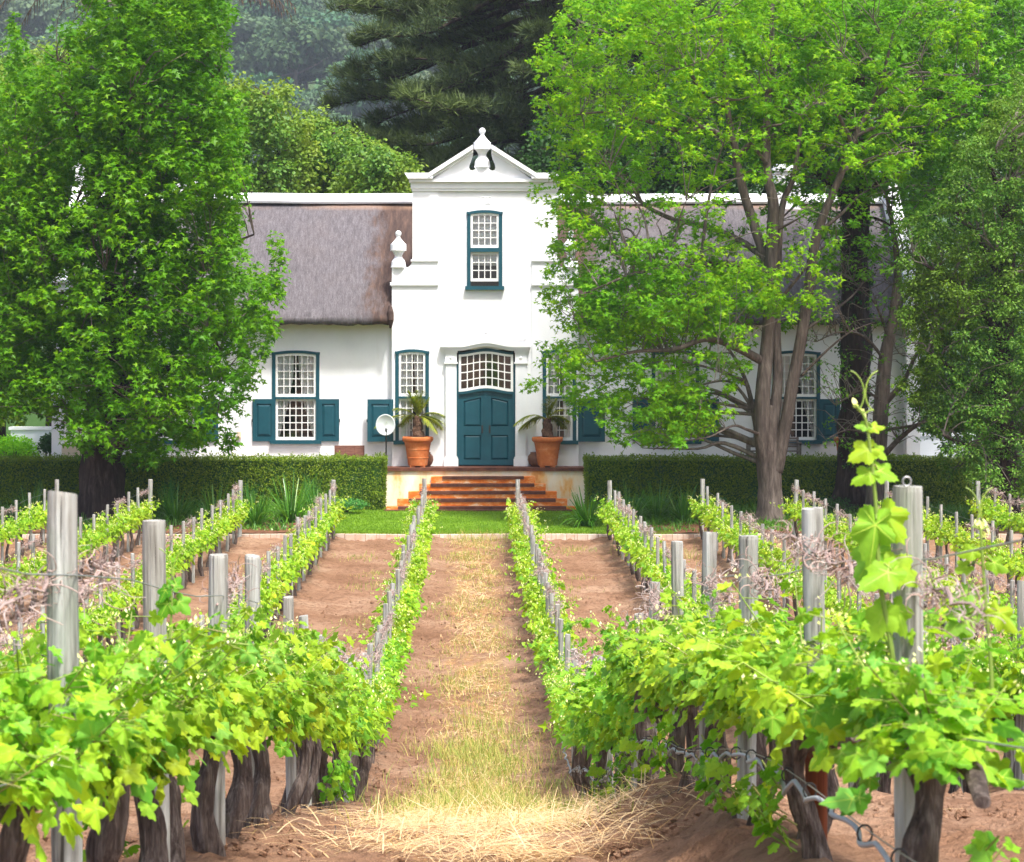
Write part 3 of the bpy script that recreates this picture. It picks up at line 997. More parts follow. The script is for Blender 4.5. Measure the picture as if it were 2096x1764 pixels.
def make_window(house, s, curtains='drape', label=None):
    x0, x1, zc, zt, zb, yf = s['x0'], s['x1'], s['zc'], s['zt'], s['zb'], s['yf']
    xm, hw = (x0 + x1) / 2, (x1 - x0) / 2
    jw = 0.095
    arch = lambda x, d=0.0: zc - d + (zt - zc) * (1 - min(1, abs((x - xm) / hw)) ** 2)
    m = MB()
    fy0, fy1 = yf - 0.035, yf + 0.12
    for a, b in ((x0, x0 + jw), (x1 - jw, x1)):
        m.strip(a, b, lambda x: zb, lambda x: arch(x), fy0, fy1, 3)
    m.strip(x0 + jw, x1 - jw, lambda x: arch(x, .075), lambda x: arch(x), fy0 - .002, fy1, 18)
    m.box(x0 - .012, x0 + jw * .7, fy0 - .02, fy1, zc - .06, zc + .012)
    m.box(x1 - jw * .7, x1 + .012, fy0 - .02, fy1, zc - .06, zc + .012)
    m.box(x0 + jw, x1 - jw, fy0 - .012, fy1, s['tz0'], s['tz1'])
    m.box(x0 - .05, x1 + .05, fy0 - .09, fy1, zb - .09, zb + .012)
    o = m.build('window', 'teal_paint', house)
    if label:
        o['label'] = label
    ia, ib = x0 + jw, x1 - jw

    def sash(z0, z1f, rows, y0, cols):
        q = MB()
        st = .062
        y1 = y0 + .045
        q.box(ia + .002, ia + st, y0, y1, z0, z1f(ia + st))
        q.box(ib - st, ib - .002, y0, y1, z0, z1f(ib - st))
        q.box(ia + st, ib - st, y0 + .001, y1, z0, z0 + st * 1.3)
        q.strip(ia + st, ib - st, lambda x: z1f(x) - st, lambda x: z1f(x), y0 + .001, y1, 14)
        gw = (ib - ia - 2 * st) / cols
        zb0 = z0 + st * 1.3
        for i in range(1, cols):
            x = ia + st + gw * i
            q.box(x - .012, x + .012, y0 + .008, y1 - .004, zb0, z1f(x) - st)
        hm = (z1f(ia + st) + z1f(xm)) / 2 - st
        for j in range(1, rows):
            z = LIN(zb0, hm, j / rows)
            q.box(ia + st, ib - st, y0 + .010, y1 - .006, z - .012, z + .012)
        q.build('sash', 'white_paint', o)
    sash(s['tz1'], lambda x: arch(x, .078), s['ru'], fy0 + .03, s['cols'])
    lift = s.get('lift', 0)
    sash(zb + .014 + lift, lambda x: s['tz0'], s['rl'], fy0 + .06, s['cols'])
    g = MB()
    g.add([(ia, fy0 + .115, zb + .015), (ib, fy0 + .115, zb + .015), (ib, fy0 + .115, zt - .08), (ia, fy0 + .115, zt - .08)], [(0, 1, 2, 3)])
    g.build('pane', 'glass', o)
    # what hangs behind the glass
    if curtains in ('drape', 'pinned'):
        for sg in (-1, 1):
            q = MB()
            nu, nv = 22, 16
            V = []
            for j in range(nv + 1):
                v = j / nv
                z = LIN(zt - .1, zb + .03, v)
                if curtains == 'drape':
                    inner = np.interp(v, [0, .3, .5, .62, 1], [.10, .16, .34, .42, .86]) * hw * .86
                else:
                    inner = np.interp(v, [0, .4, 1], [.06, .22, .34]) * hw * .86
                    if sg < 0:
                        inner *= .4
                for i in range(nu + 1):
                    u = i / nu
                    x = xm + sg * LIN(hw - .05, inner, u)
                    V.append((x, yf + .14 + .018 * math.sin(u * 26 + v * 2.5), z))
            Fs = [(j * (nu + 1) + i, j * (nu + 1) + i + 1, (j + 1) * (nu + 1) + i + 1, (j + 1) * (nu + 1) + i) for j in range(nv) for i in range(nu)]
            q.add(V, Fs)
            q.build('curtain', 'curtain', o, smooth=True)
    elif curtains == 'blind':
        q = MB()
        zz = LIN(zb, s['tz0'], .62)
        n = 30
        V = []
        for i in range(n + 1):
            z = LIN(zt - .1, zz, i / n)
            dy = .02 * math.sin(i * 1.9) * (1 if i > 3 else .3)
            V += [(ia, yf + .14 + dy, z), (ib, yf + .14 + dy, z + .01 * math.sin(i))]
        q.add(V, [(2 * i, 2 * i + 1, 2 * i + 3, 2 * i + 2) for i in range(n)])
        q.build('blind', 'blind', o)
    return o


def make_shutter(house, xa, xb, ya, yb, yf):
    x0, x1, z1, z0 = hx(xa), hx(xb), hz(ya), hz(yb)
    m = MB()
    st = .11
    yfr = yf - .06
    m.box(x0, x0 + st, yfr, yf - .008, z0, z1)
    m.box(x1 - st, x1, yfr, yf - .008, z0, z1)
    m.box(x0 + st, x1 - st, yfr + .001, yf - .008, z0, z0 + .13)
    m.box(x0 + st, x1 - st, yfr + .001, yf - .008, z1 - .13, z1)
    # raised and fielded panel
    a, b, c, d = x0 + st, x1 - st, z0 + .13, z1 - .13
    e = .07
    V = [(a, yfr + .035, c), (b, yfr + .035, c), (b, yfr + .035, d), (a, yfr + .035, d), (a + e, yfr + .008, c + e), (b - e, yfr + .008, c + e), (b - e, yfr + .008, d - e), (a + e, yfr + .008, d - e)]
    m.add(V, [(0, 1, 5, 4), (1, 2, 6, 5), (2, 3, 7, 6), (3, 0, 4, 7), (4, 5, 6, 7)])
    o = m.build('shutter', 'teal_paint', house)
    q = MB()
    xe = x0 - .012 if xa < 994 and xa < 605 or xa in (753, 401) else x1 + .012
    q.box(xe - .012, xe + .012, yf - .05, yf - .006, (z0 + z1) / 2 - .05, (z0 + z1) / 2 + .03)
    q.build('shutter_catch', 'dark_metal', o)
    return o


def make_house():
    H = thing('manor_house', 'white gabled manor house with thatched roof and teal door and shutters', 'house', (0, 0, 0))
    YW, YG = 60.0, 59.70
    XL, XR = hx(128), hx(1860)
    # windows
    wins = []
    for dx in (-636, -388.5, 388.5, 636):
        c = 994 + dx
        wins.append((window_spec(c - 48.5, c + 48.5, 722, 717.6, 812.6, 817, 902, 6, 5, 5, YW), 'drape', c))
    g1 = window_spec(810, 878.5, 720, 715, 811, 815.5, 902, 4, 5, 5, YG)
    g2 = window_spec(1110, 1178.5, 720, 715, 811, 815.5, 902, 4, 5, 5, YG)
    gw = window_spec(956, 1028, 436, 431.5, 508.6, 517, 587.5, 4, 4, 3, YG + .03)
    gw['lift'] = .13
    hole = lambda s: (s['x0'], s['x1'], s['zb'], s['zt'])
    # ---- main walls
    m = MB()
    eave = hz(652)
    hs = [hole(s) for s, _, _ in wins]
    wall_columns(m, XL, hx(803), -.1, lambda x: eave, lambda x: YW, YW + .45, hs)
    wall_columns(m, hx(1183), XR, -.1, lambda x: eave, lambda x: YW, YW + .45, hs)
    for s, _, _ in wins:
        spandrel(m, s, YW, YW + .45)
    m.box(XL, XR, 66.3, 66.7, -.1, eave)
    m.box(XL, XL + .4, YW + .45, 66.3, -.1, eave)
    m.box(XR - .4, XR, YW + .45, 66.3, -.1, eave)
    m.build('wall', 'plaster', H)
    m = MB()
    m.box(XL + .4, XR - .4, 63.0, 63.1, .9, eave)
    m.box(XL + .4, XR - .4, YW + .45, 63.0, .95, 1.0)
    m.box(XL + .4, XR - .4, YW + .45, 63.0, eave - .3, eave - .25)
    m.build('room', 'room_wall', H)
    # ---- centre gable
    m = MB()
    zs = hz(548)
    ztop = hz(388)
    xa, xb = hx(845), hx(1140)
    door_hole = (hx(935), hx(1054), 1.0, hz(716))
    top = lambda x: ztop if xa < x < xb else zs
    yfun = lambda x: YG + .03 if hx(897) < x < hx(1088) else YG
    holes = [hole(g1), hole(g2), hole(gw), door_hole]
    wall_columns(m, hx(803), hx(1183), -.1, top, yfun, YW + .08, holes, (xa, xb, hx(897), hx(1088)))
    for s in (g1, g2):
        spandrel(m, s, YG, YW + .08)
    spandrel(m, gw, YG + .03, YW + .08)
    for sg in (-1, 1):   # concave shoulders beside the upper block
        q = [(992.5 + sg * 147.5, 549), (992.5 + sg * 147.5, 530)]
        for i in range(7):
            a = i / 6 * math.pi / 2
            q.append((992.5 + sg * (147.5 + 14 * (1 - math.cos(a)) ), 530 + 19 * math.sin(a)))
        pts = [(hx(x), hz(y)) for x, y in q]
        m.prism(pts if sg > 0 else pts[::-1], YG + .002, YW + .078)
    G = m.build('gable', 'plaster', H)
    # mouldings of the gable
    m = MB()
    for sg in (-1, 1):
        for yb0, yb1, o, w in ((532, 536, .05, 151), (578.5, 585, .06, 193)):
            x0, x1 = sorted((hx(992.5 + sg * w), hx(992.5 + sg * 95)))
            m.box(x0, x1, YG - o, YG + .1, hz(yb1), hz(yb0))
            m.box(x0 + .02, x1 - .02, YG - o * .5, YG + .1, hz(yb1 + 2), hz(yb1))
    m.box(xa - .02, xb + .02, YG - .035, YW, hz(393), hz(385.5))
    m.box(xa - .05, xb + .05, YG - .06, YW, hz(388), hz(374.8))
    m.box(hx(838), hx(1147), YG - .16, YW, hz(374.8), hz(368.5))
    # level cornice ends
    for sg in (-1, 1):
        x0, x1 = sorted((hx(992.5 - 5.5 + sg * 158), hx(987 + sg * 100)))
        m.prism([(x0, hz(357)), (x1, hz(357)), (x1 , hz(368.5)), (x0 + (.1 if sg < 0 else 0), hz(368.5))][::-1] if sg < 0 else
                [(x0, hz(357)), (x1, hz(357)), (x1 - .1, hz(368.5)), (x0, hz(368.5))][::-1], YG - .24, YW)
        # raking cornice in two steps
        for d0, d1, pr in ((0, 9, .26), (9, 15, .15)):
            q = [(987 + sg * 109, 357 + d0), (987 + sg * 18.6, 299.5 + d0), (987 + sg * 18.6, 299.5 + d1), (987 + sg * 109, 357 + d1)]
            pts = [(hx(x), hz(y)) for x, y in q]
            m.prism(pts if sg > 0 else pts[::-1], YG - pr, YW - .001 * d0)
        # pediment field with its curved cut-out
        q = [(987 + sg * 100, 368.4), (987 + sg * 18.6, 312), (987 + sg * 19, 318), (987 + sg * 21, 326), (987 + sg * 25.5, 337), (987 + sg * 27, 344),
             (987 + sg * 25, 350), (987 + sg * 20, 351.5), (987 + sg * 15, 349), (987 + sg * 13, 344), (987, 344), (987, 368.4)]
        pts = [(hx(x), hz(y)) for x, y in q]
        m.prism(pts if sg < 0 else pts[::-1], YG - .04, YW)
    m.build('cornice', 'plaster', G)

    def finial(xc, yc0, k, name='finial'):
        pr = [(344, 15), (343, 17), (340, 16), (331, 15), (328, 13.5), (322, 9), (318, 8), (312, 10.5), (307, 14.5), (306.4, 17.6), (292.5, 17.6), (291.5, 15.5), (286, 10.5), (281, 6.5),
              (277.5, 4.0), (274.5, 4.6), (271, 6.5), (268, 6.8), (264.5, 5), (262.3, 1.5)]
        q = MB()
        Yc = YG + .10
        q.lathe([(r / 75 * k, hz(yc0 + (y - 344) * k)) for y, r in pr], hx(xc), Yc, 20)
        q.build(name, 'plaster', G, smooth=False)
    finial(987, 345, 1.0)
    finial(816, 549, .93)
    finial(1168, 549, .93)
    # pedestal under each side finial and relief date
    m = MB()
    for n_, ch in enumerate('1782'):
        bx = 980 + n_ * 6.6
        seg = {'1': [((2, 0), (2, 13))], '7': [((0, 0), (5, 0)), ((5, 0), (2, 13))],
               '8': [((0, 0), (5, 0)), ((0, 0), (0, 13)), ((5, 0), (5, 13)), ((0, 6.5), (5, 6.5)), ((0, 13), (5, 13))],
               '2': [((0, 0), (5, 0)), ((5, 0), (5, 6)), ((5, 6), (0, 13)), ((0, 13), (5, 13))]}[ch]
        for (ax, ay), (bx2, by2) in seg:
            p = P(bx + ax, 405 + ay, 60)
            q = P(bx + bx2, 405 + by2, 60)
            m.tube([(p[0], YG + .028, p[2]), (q[0], YG + .028, q[2])], .014, 6)
    m.build('date', 'plaster', G)
    # ---- roof
    m = MB()
    zr, Yr = 8.50, 63.2
    ze = hz(650, 59.4)
    n = 60

    rf = np.random.default_rng(12)

    def roof_face(x0, x1, sgn, t0=0.0):
        xs = np.linspace(x0, x1, 70)
        V = []
        ts = np.linspace(t0, 1, 24)
        for t_ in ts:
            for x in xs:
                y = LIN(59.38, Yr, t_) if sgn > 0 else LIN(67.1, Yr, t_)
                z = LIN(ze, zr, t_) + .05 * math.sin(t_ * math.pi) + .05 * float(vnoise(np.array(x * .6), np.array(t_ * 3.0), 3) - .5) + .02 * float(vnoise(np.array(x * 3.), np.array(t_ * 9.0), 8) - .5)
                V.append((x, y, z))
        k = len(xs)
        Fs = [(j * k + i, j * k + i + 1, (j + 1) * k + i + 1, (j + 1) * k + i) for j in range(len(ts) - 1) for i in range(k - 1)]
        if sgn < 0:
            Fs = [f[::-1] for f in Fs]
        b = len(V)
        if t0 > 0:
            m.add(V, Fs)
            return
        # thick rounded eave
        for dy, dz in ((-.015, -.05), (.0, -.13), (.05, -.2), (.42, -.10), (.9, .35)):
            for i, x in enumerate(xs):
                V.append((x, (59.38 + dy) if sgn > 0 else (67.1 - dy), ze + dz + (.02 * float(vnoise(np.array(x * 5.), np.array(1.0), 4) - .5) + .03 * float(vnoise(np.array(x * 1.1), np.array(4.0), 9) - .5) + rf.normal(0, .012))))
        rows = [0] + [b + r * k for r in range(5)]
        for r0, r1 in zip(rows[:-1], rows[1:]):
            for i in range(k - 1):
                f = (r1 + i, r1 + i + 1, r0 + i + 1, r0 + i)
                Fs.append(f if sgn > 0 else f[::-1])
        m.add(V, Fs)
    roof_face(XL - .05, hx(804), 1)
    roof_face(hx(1182), XR + .05, 1)
    roof_face(hx(804), hx(856), 1, .19)
    roof_face(hx(1130), hx(1182), 1, .19)
    roof_face(XL - .05, XR + .05, -1)
    # part of the front slope behind the gable, and the thatched dormer roof joining it
    m.prism([(hx(852), 5.2), (hx(1133), 5.2), (hx(1133), 7.5), (hx(993), 8.4), (hx(852), 7.5)], YW + .9, Yr + .3)
    m.build('roof', 'thatch', H, smooth=True)
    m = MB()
    m.box(hx(850), hx(1135), YW + .82, YW + .9, 1.0, 7.5)  # added near-black panel, its colour stands in for the unlit inside of the gable
    m.build('dark_backing', 'dark_room', H)
    # thatch lap and lead strip hanging where the roof meets the gable
    m = MB()
    m.tube([P(798.5, 627, 59.5), P(799.5, 640, 59.4), P(800, 655, 59.36), P(799.5, 672, 59.4)], [.05, .09, .085, .03], 10)
    m.build('eave_flap', 'thatch', H)
    m = MB()
    xs = np.linspace(XL - .05, XR + .05, 60)
    for a, b in zip(xs[:-1], xs[1:]):
        if hx(850) < a and b < hx(1135):
            continue
    def ridge(x0, x1):
        m.prism([(x0, 0), (x1, 0)], 0, 0) if False else None
        prof = [(62.93, 8.36), (62.90, 8.42), (63.0, 8.62), (63.2, 8.665), (63.4, 8.62), (63.5, 8.36)]
        k = 40
        V = []
        for i in range(k + 1):
            x = LIN(x0, x1, i / k)
            dz = .025 * float(vnoise(np.array(x * .5), np.array(2.), 4) - .5) + (.035 * max(0, (hx(850) - x) / 6) if x < 0 else 0)
            V += [(x, y, z + dz) for y, z in prof]
        c = len(prof)
        Fs = [(i * c + j, (i + 1) * c + j, (i + 1) * c + j + 1, i * c + j + 1) for i in range(k) for j in range(c - 1)]
        Fs += [tuple(range(c)), tuple(range((k + 1) * c - 1, k * c - 1, -1))]
        m.add(V, Fs)
    ridge(XL + .1, XR - .1)
    m.build('ridge_cap', 'plaster', H, smooth=False)
    # ---- end gables and chimneys
    for xa_, xb_ in ((hx(119, 60.5), hx(146, 60.5)), (hx(1842, 60.5), hx(1869, 60.5))):
        m = MB()
        pf = [(59.55, -.1), (67.0, -.1), (67.0, 5.3), (63.75, 8.8), (63.75, 9.55), (63.85, 9.62), (63.85, 9.72), (62.55, 9.72), (62.55, 9.62), (62.65, 9.55), (62.65, 8.8), (59.85, 6.1), (59.55, 5.9)]
        V = [(xa_, y, z) for y, z in pf] + [(xb_, y, z) for y, z in pf]
        k = len(pf)
        m.add(V, [tuple(range(k)), tuple(range(2 * k - 1, k - 1, -1))] + [(i, k + i, k + (i + 1) % k, (i + 1) % k) for i in range(k)])
        for z in (5.35, 6.0):
            m.box(xa_ - .06, xb_ + .06, 59.47, 60.2, z, z + .09)
        m.build('end_gable', 'plaster', H)
    for xc in (1609, 379):
        m = MB()
        x0, x1 = hx(xc - 26, 63.2), hx(xc + 26, 63.2)
        m.box(x0, x1, 62.85, 63.6, 8.0, 9.30)
        m.box(x0 - .06, x1 + .06, 62.79, 63.66, 9.30, 9.38)
        m.box(x0 + .05, x1 - .05, 62.9, 63.55, 9.38, 9.5)
        m.build('chimney', 'plaster', H)
    # ---- windows and shutters
    for s, c, xc in wins:
        make_window(H, s, c)
        make_shutter(H, xc - 88, xc - 41.5, 817, 903.5, YW)
        make_shutter(H, xc + 46, xc + 89, 817, 903.5, YW)
    make_window(H, g1, 'pinned', 'narrow window beside the teal door')
    make_window(H, g2, 'pinned', 'narrow window beside the teal door')
    make_window(H, gw, 'blind', 'narrow gable window with a white blind half drawn')
    make_shutter(H, 753, 806, 817, 903.5, YW - .25)
    make_shutter(H, 1182, 1237, 817, 903.5, YW - .25)
    # ---- door
    yd = YG + .05
    xm = hx(994.5)
    hw = hx(1054) - xm
    zh = hz(720)
    scurve = lambda x, amp: amp * (0.5 + 0.5 * math.cos(math.pi * min(1, abs(x - xm) / (hw * .94))))
    m = MB()
    m.box(xm - hw, xm - hw + .06, yd - .06, yd + .2, 1.03, hz(745))
    m.box(xm + hw - .06, xm + hw, yd - .06, yd + .2, 1.03, hz(745))
    m.box(xm - hw + .05, xm - hw + .09, yd - .055, yd + .2, hz(745), hz(718))
    m.box(xm + hw - .09, xm + hw - .05, yd - .055, yd + .2, hz(745), hz(718))
    m.strip(xm - hw + .05, xm + hw - .05, lambda x: hz(727) + scurve(x, .09), lambda x: hz(722) + scurve(x, .12), yd - .055, yd + .2, 20)
    zt0 = hz(801.5)
    m.strip(xm - hw + .06, xm + hw - .06, lambda x: zt0 - .07 + scurve(x, .095), lambda x: zt0 + scurve(x, .095), yd - .09, yd + .2, 24)
    D = m.build('door', 'teal_paint', H)
    D['label'] = 'teal double front door with small-paned fanlight above'
    # fanlight
    q = MB()
    a, b = xm - hw + .055, xm + hw - .055
    lo = lambda x: zt0 + scurve(x, .095)
    hi = lambda x: hz(726) + scurve(x, .085)
    y0, y1 = yd - .08, yd + .0
    q.strip(a, b, lo, lambda x: lo(x) + .075, y0, y1, 24)
    q.strip(a, b, lambda x: hi(x) - .06, hi, y0, y1, 24)
    q.strip(a, a + .065, lambda x: lo(x) + .075, lambda x: hi(x) - .06, y0 + .001, y1, 2)
    q.strip(b - .065, b, lambda x: lo(x) + .075, lambda x: hi(x) - .06, y0 + .001, y1, 2)
    for i in range(1, 8):
        x = LIN(a + .065, b - .065, i / 8)
        q.box(x - .014, x + .014, y0 + .01, y1 - .01, lo(x) + .07, hi(x) - .05)
    for j in range(1, 4):
        f = lambda x, t_=j / 4: LIN(lo(x) + .075, hi(x) - .06, t_)
        q.strip(a + .06, b - .06, lambda x: f(x) - .014, lambda x: f(x) + .014, y0 + .012, y1 - .012, 24)
    q.build('fanlight', 'white_paint', D)
    q = MB()
    q.box(a, b, yd + .03, yd + .04, zt0, hz(724))
    q.build('pane', 'glass', D)
    for sg in (-1, 1):
        q = MB()
        xo, xi = xm + sg * (hw - .06), xm + sg * .008
        x0, x1 = min(xo, xi), max(xo, xi)
        st = .13
        zl = 1.06
        topf = lambda x: zt0 - .06 + scurve(x, .095)
        yb_, yf_ = yd + .03, yd - .03
        pa, pb = (x0 + st, x1 - st * .95)
        ptop = lambda x: LIN(hz(826), hz(811), (1 - abs(x - xm) / hw) ** .8 * 1.0)
        rails = [(zl, hz(938)), (hz(885), hz(873))]
        q.strip(x0, pa, lambda x: zl, topf, yf_, yb_, 4)
        q.strip(pb, x1, lambda x: zl, topf, yf_, yb_, 4)
        q.box(pa, pb, yf_, yb_, zl, hz(940))
        q.box(pa, pb, yf_, yb_, hz(890), hz(872))
        q.strip(pa, pb, ptop, topf, yf_, yb_, 10)
        # fielded panels
        for z0, z1f in ((hz(940), lambda x: hz(890)), (hz(872), ptop)):
            e = .05
            n_ = 8
            xs_ = [LIN(pa, pb, i / n_) for i in range(n_ + 1)]
            xi_ = [LIN(pa + e, pb - e, i / n_) for i in range(n_ + 1)]
            out = [(pa, z0), (pb, z0)] + [(x, z1f(x)) for x in reversed(xs_)]
            inn = [(pa + e, z0 + e), (pb - e, z0 + e)] + [(x, z1f(x) - e) for x in reversed(xi_)]
            V = [(x, yf_ + .045, z) for x, z in out] + [(x, yf_ + .012, z) for x, z in inn]
            k = len(out)
            q.add(V, [(i, (i + 1) % k, k + (i + 1) % k, k + i) for i in range(k)] + [tuple(range(k, 2 * k))])
        if sg < 0:
            q.box(x1 - .03, x1 + .03, yf_ - .025, yf_ - .001, zl, topf(xm))
        q.build('door_leaf', 'teal_paint', D)
        q = MB()
        q.tube([(xm + sg * .10, yf_ - .07, hz(884)), (xm + sg * .10, yf_ - .07, hz(874))], .014, 8)
        q.tube([(xm + sg * .10, yf_ - .07, hz(879)), (xm + sg * .10, yf_, hz(879))], .012, 6)
        q.box(xm + sg * .10 - .025, xm + sg * .10 + .025, yf_ - .008, yf_ + .002, hz(886), hz(870))
        q.build('handle', 'dark_metal', D)
    # ---- pilasters and curved cornice round the door
    m = MB()
    for c in (923.5, 1065.5):
        x0, x1 = hx(c - 11), hx(c + 11)
        yp = YG - .07
        m.box(x0, x1, yp, YG + .03, hz(935), hz(743))
        for i in range(5):
            x = LIN(x0 + .03, x1 - .03, i / 4)
            m.box(x - .012, x + .012, yp - .014, yp, hz(933), hz(748))
        m.box(x0 - .05, x1 + .05, yp - .05, YG + .03, 1.03, hz(938))
        m.box(x0 - .03, x1 + .03, yp - .03, YG + .03, hz(938), hz(934))
        m.box(x0 - .01, x1 + .01, yp - .02, YG + .03, hz(743), hz(722))
        m.box(x0 - .04, x1 + .04, yp - .05, YG + .03, hz(744.5), hz(741.5))
        m.box(x0 - .03, x1 + .03, yp - .05, YG + .03, hz(722), hz(717.5))
        m.tube([P(c, 733, YG - .09), P(c, 733, YG - .12)], [.05, .02], 10)
    cz = lambda x, z: z + scurve(x, .11) if abs(x - xm) < hw * .94 else z
    for d0, d1, pr, wd in ((707, 711, .20, 92), (711, 715, .15, 89), (716, 718.5, .10, 86)):
        m.strip(hx(993 - wd), hx(993 + wd), lambda x: cz(x, hz(d1)), lambda x: cz(x, hz(d0)), YG - pr, YG + .04, 40)
    for i in range(46):
        x = LIN(hx(905), hx(1081), (i + .5) / 46)
        m.box(x - .013, x + .013, YG - .17, YG + .03, cz(x, hz(716)) - .012, cz(x, hz(713.5)))
    for d0, d1, pr in ((692.5, 695, .06),):
        m.strip(hx(917), hx(1077), lambda x: cz(x, hz(d1)) * 1.0, lambda x: cz(x, hz(d0)), YG - pr, YG + .04, 40)
    m.box(xm - .05, xm + .05, YG - .07, YG + .04, hz(682), hz(679.5))
    m.build('door_surround', 'plaster', H)
    # ---- cellar hatch and small wall box
    m = MB()
    z0, z1 = hz(940), hz(912)
    m.box(hx(685), hx(746), YW - .03, YW + .03, z0, z1)
    for i in range(3):
        m.box(hx(688 + i * 19), hx(705 + i * 19), YW - .05, YW - .03, z0, z1 - .04)
    m.build('cellar_hatch', 'dark_wood', H)
    m = MB()
    m.box(hx(486), hx(494), YW - .10, YW, hz(897), hz(884))
    m.box(hx(487.5), hx(492.5), YW - .12, YW - .10, hz(895), hz(886))
    m.build('wall_lamp', 'beige_paint', H)
    return H


make_house()


def make_terrace():
    T = thing('stone_terrace', 'ochre stained terrace with a brown tiled edge below the front door', 'terrace', (0, 0, 0))
    yf = 58.9
    Z = 1.03
    m = MB()
    x0, x1 = hx(790, 58.9), hx(1199, 58.9)
    V = [(x0 - .16, yf - .10, -.1), (x1 + .14, yf - .10, -.1), (x1, yf, Z - .09), (x0, yf, Z - .09), (x0 - .16, YB := 59.98, -.1), (x1 + .14, YB, -.1), (x1, YB, Z - .09), (x0, YB, Z - .09)]
    m.add(V, [(0, 1, 2, 3), (1, 5, 6, 2), (5, 4, 7, 6), (4, 0, 3, 7), (3, 2, 6, 7), (4, 5, 1, 0)])
    m.build('terrace_wall', 'stained_plaster', T)
    m = MB()
    m.box(hx(140), x0 - .17, 58.95, 59.98, -.1, Z - .09)
    m.box(x1 + .15, hx(1850), 58.95, 59.98, -.1, Z - .09)
    m.build('side_terrace_wall', 'plaster', T)
    m = MB()
    m.box(hx(140), hx(1850), yf - .06, 59.68, Z - .088, Z)
    m.build('tile_edge', 'quarry_tile', T)
    S = thing('front_steps', 'flight of orange brick steps rising to the teal front door', 'steps', (0, 0, 0))
    ws = [(882.4, 1095.6), (858, 1117), (835.6, 1139.8), (813, 1161), (791, 1182.6)]
    for i, (a, b) in enumerate(ws):
        y0 = yf - .32 * (i + 1)
        zt = Z - .12 - .178 * (i + .55)
        za = zt - .178
        a_, b_ = hx(a, y0), hx(b, y0)
        q = MB()
        q.box(a_, b_, y0, yf - .32 * i if i else yf + .02, -.1, zt - .006)
        o = q.build('step', 'orange_brick', S)
        q = MB()
        ins = .30
        q.box(a_ + ins, b_ - ins, y0 - .02, yf - .32 * i - .021 if i else yf - .07, zt - .075, zt)
        q.build('tread_tile', 'quarry_tile', o)
    q = MB()
    y0 = yf - .32 * 6
    q.box(hx(786, y0), hx(1186, y0), y0 + .1, yf - .32 * 5 - .001, -.1, .03)
    q.build('base_course', 'quarry_tile', S)


make_terrace()


# ------------------------------------------------------------------ small things round the door
def make_pot(xc, ybase, ytop, rtop, Y, label, mat='terracotta'):
    b = P(xc, ybase, Y)
    k = Y / F
    H = (ybase - ytop) * k
    R = rtop * k
    z0 = 1.03
    o = thing('terracotta_pot', label, 'plant pot', (b[0], Y, z0), 'terracotta pots on the terrace')
    m = MB()
    pr = [(.60, .05), (.62, .06), (.68, .30), (.70, .30), (.70, .325), (.69, .33), (.76, .58), (.78, .58), (.78, .605), (.77, .61), (.86, .84), (.80, .84), (.5, .84)]
    m.lathe([(r * R, z * H) for r, z in pr], 0, 0, 36)
    m.build('bowl', mat, o)
    m = MB()
    m.lathe([(r * R, z * H) for r, z in [(.86, .82), (.92, .84), (.985, .88), (1.0, .93), (.985, .985), (.95, 1.0), (.86, 1.0), (.84, .93)]], 0, 0, 36)
    m.build('rim', mat, o)
    m = MB()
    m.lathe([(r * R, z * H) for r, z in [(.86, .95), (.5, .985), (.05, 1.0)]], 0, 0, 24)
    m.build('pebble_fill', 'pebbles', o)
    for a in range(4):
        t = a * math.pi / 2 + math.pi / 4
        m = MB()
        m.box(-.16 * R, .16 * R, -.12 * R, .12 * R, 0, .062 * H)
        f = m.build('foot', mat, o, loc=(math.cos(t) * .45 * R, math.sin(t) * .45 * R, 0))
    return o, (b[0], Y, z0 + H)


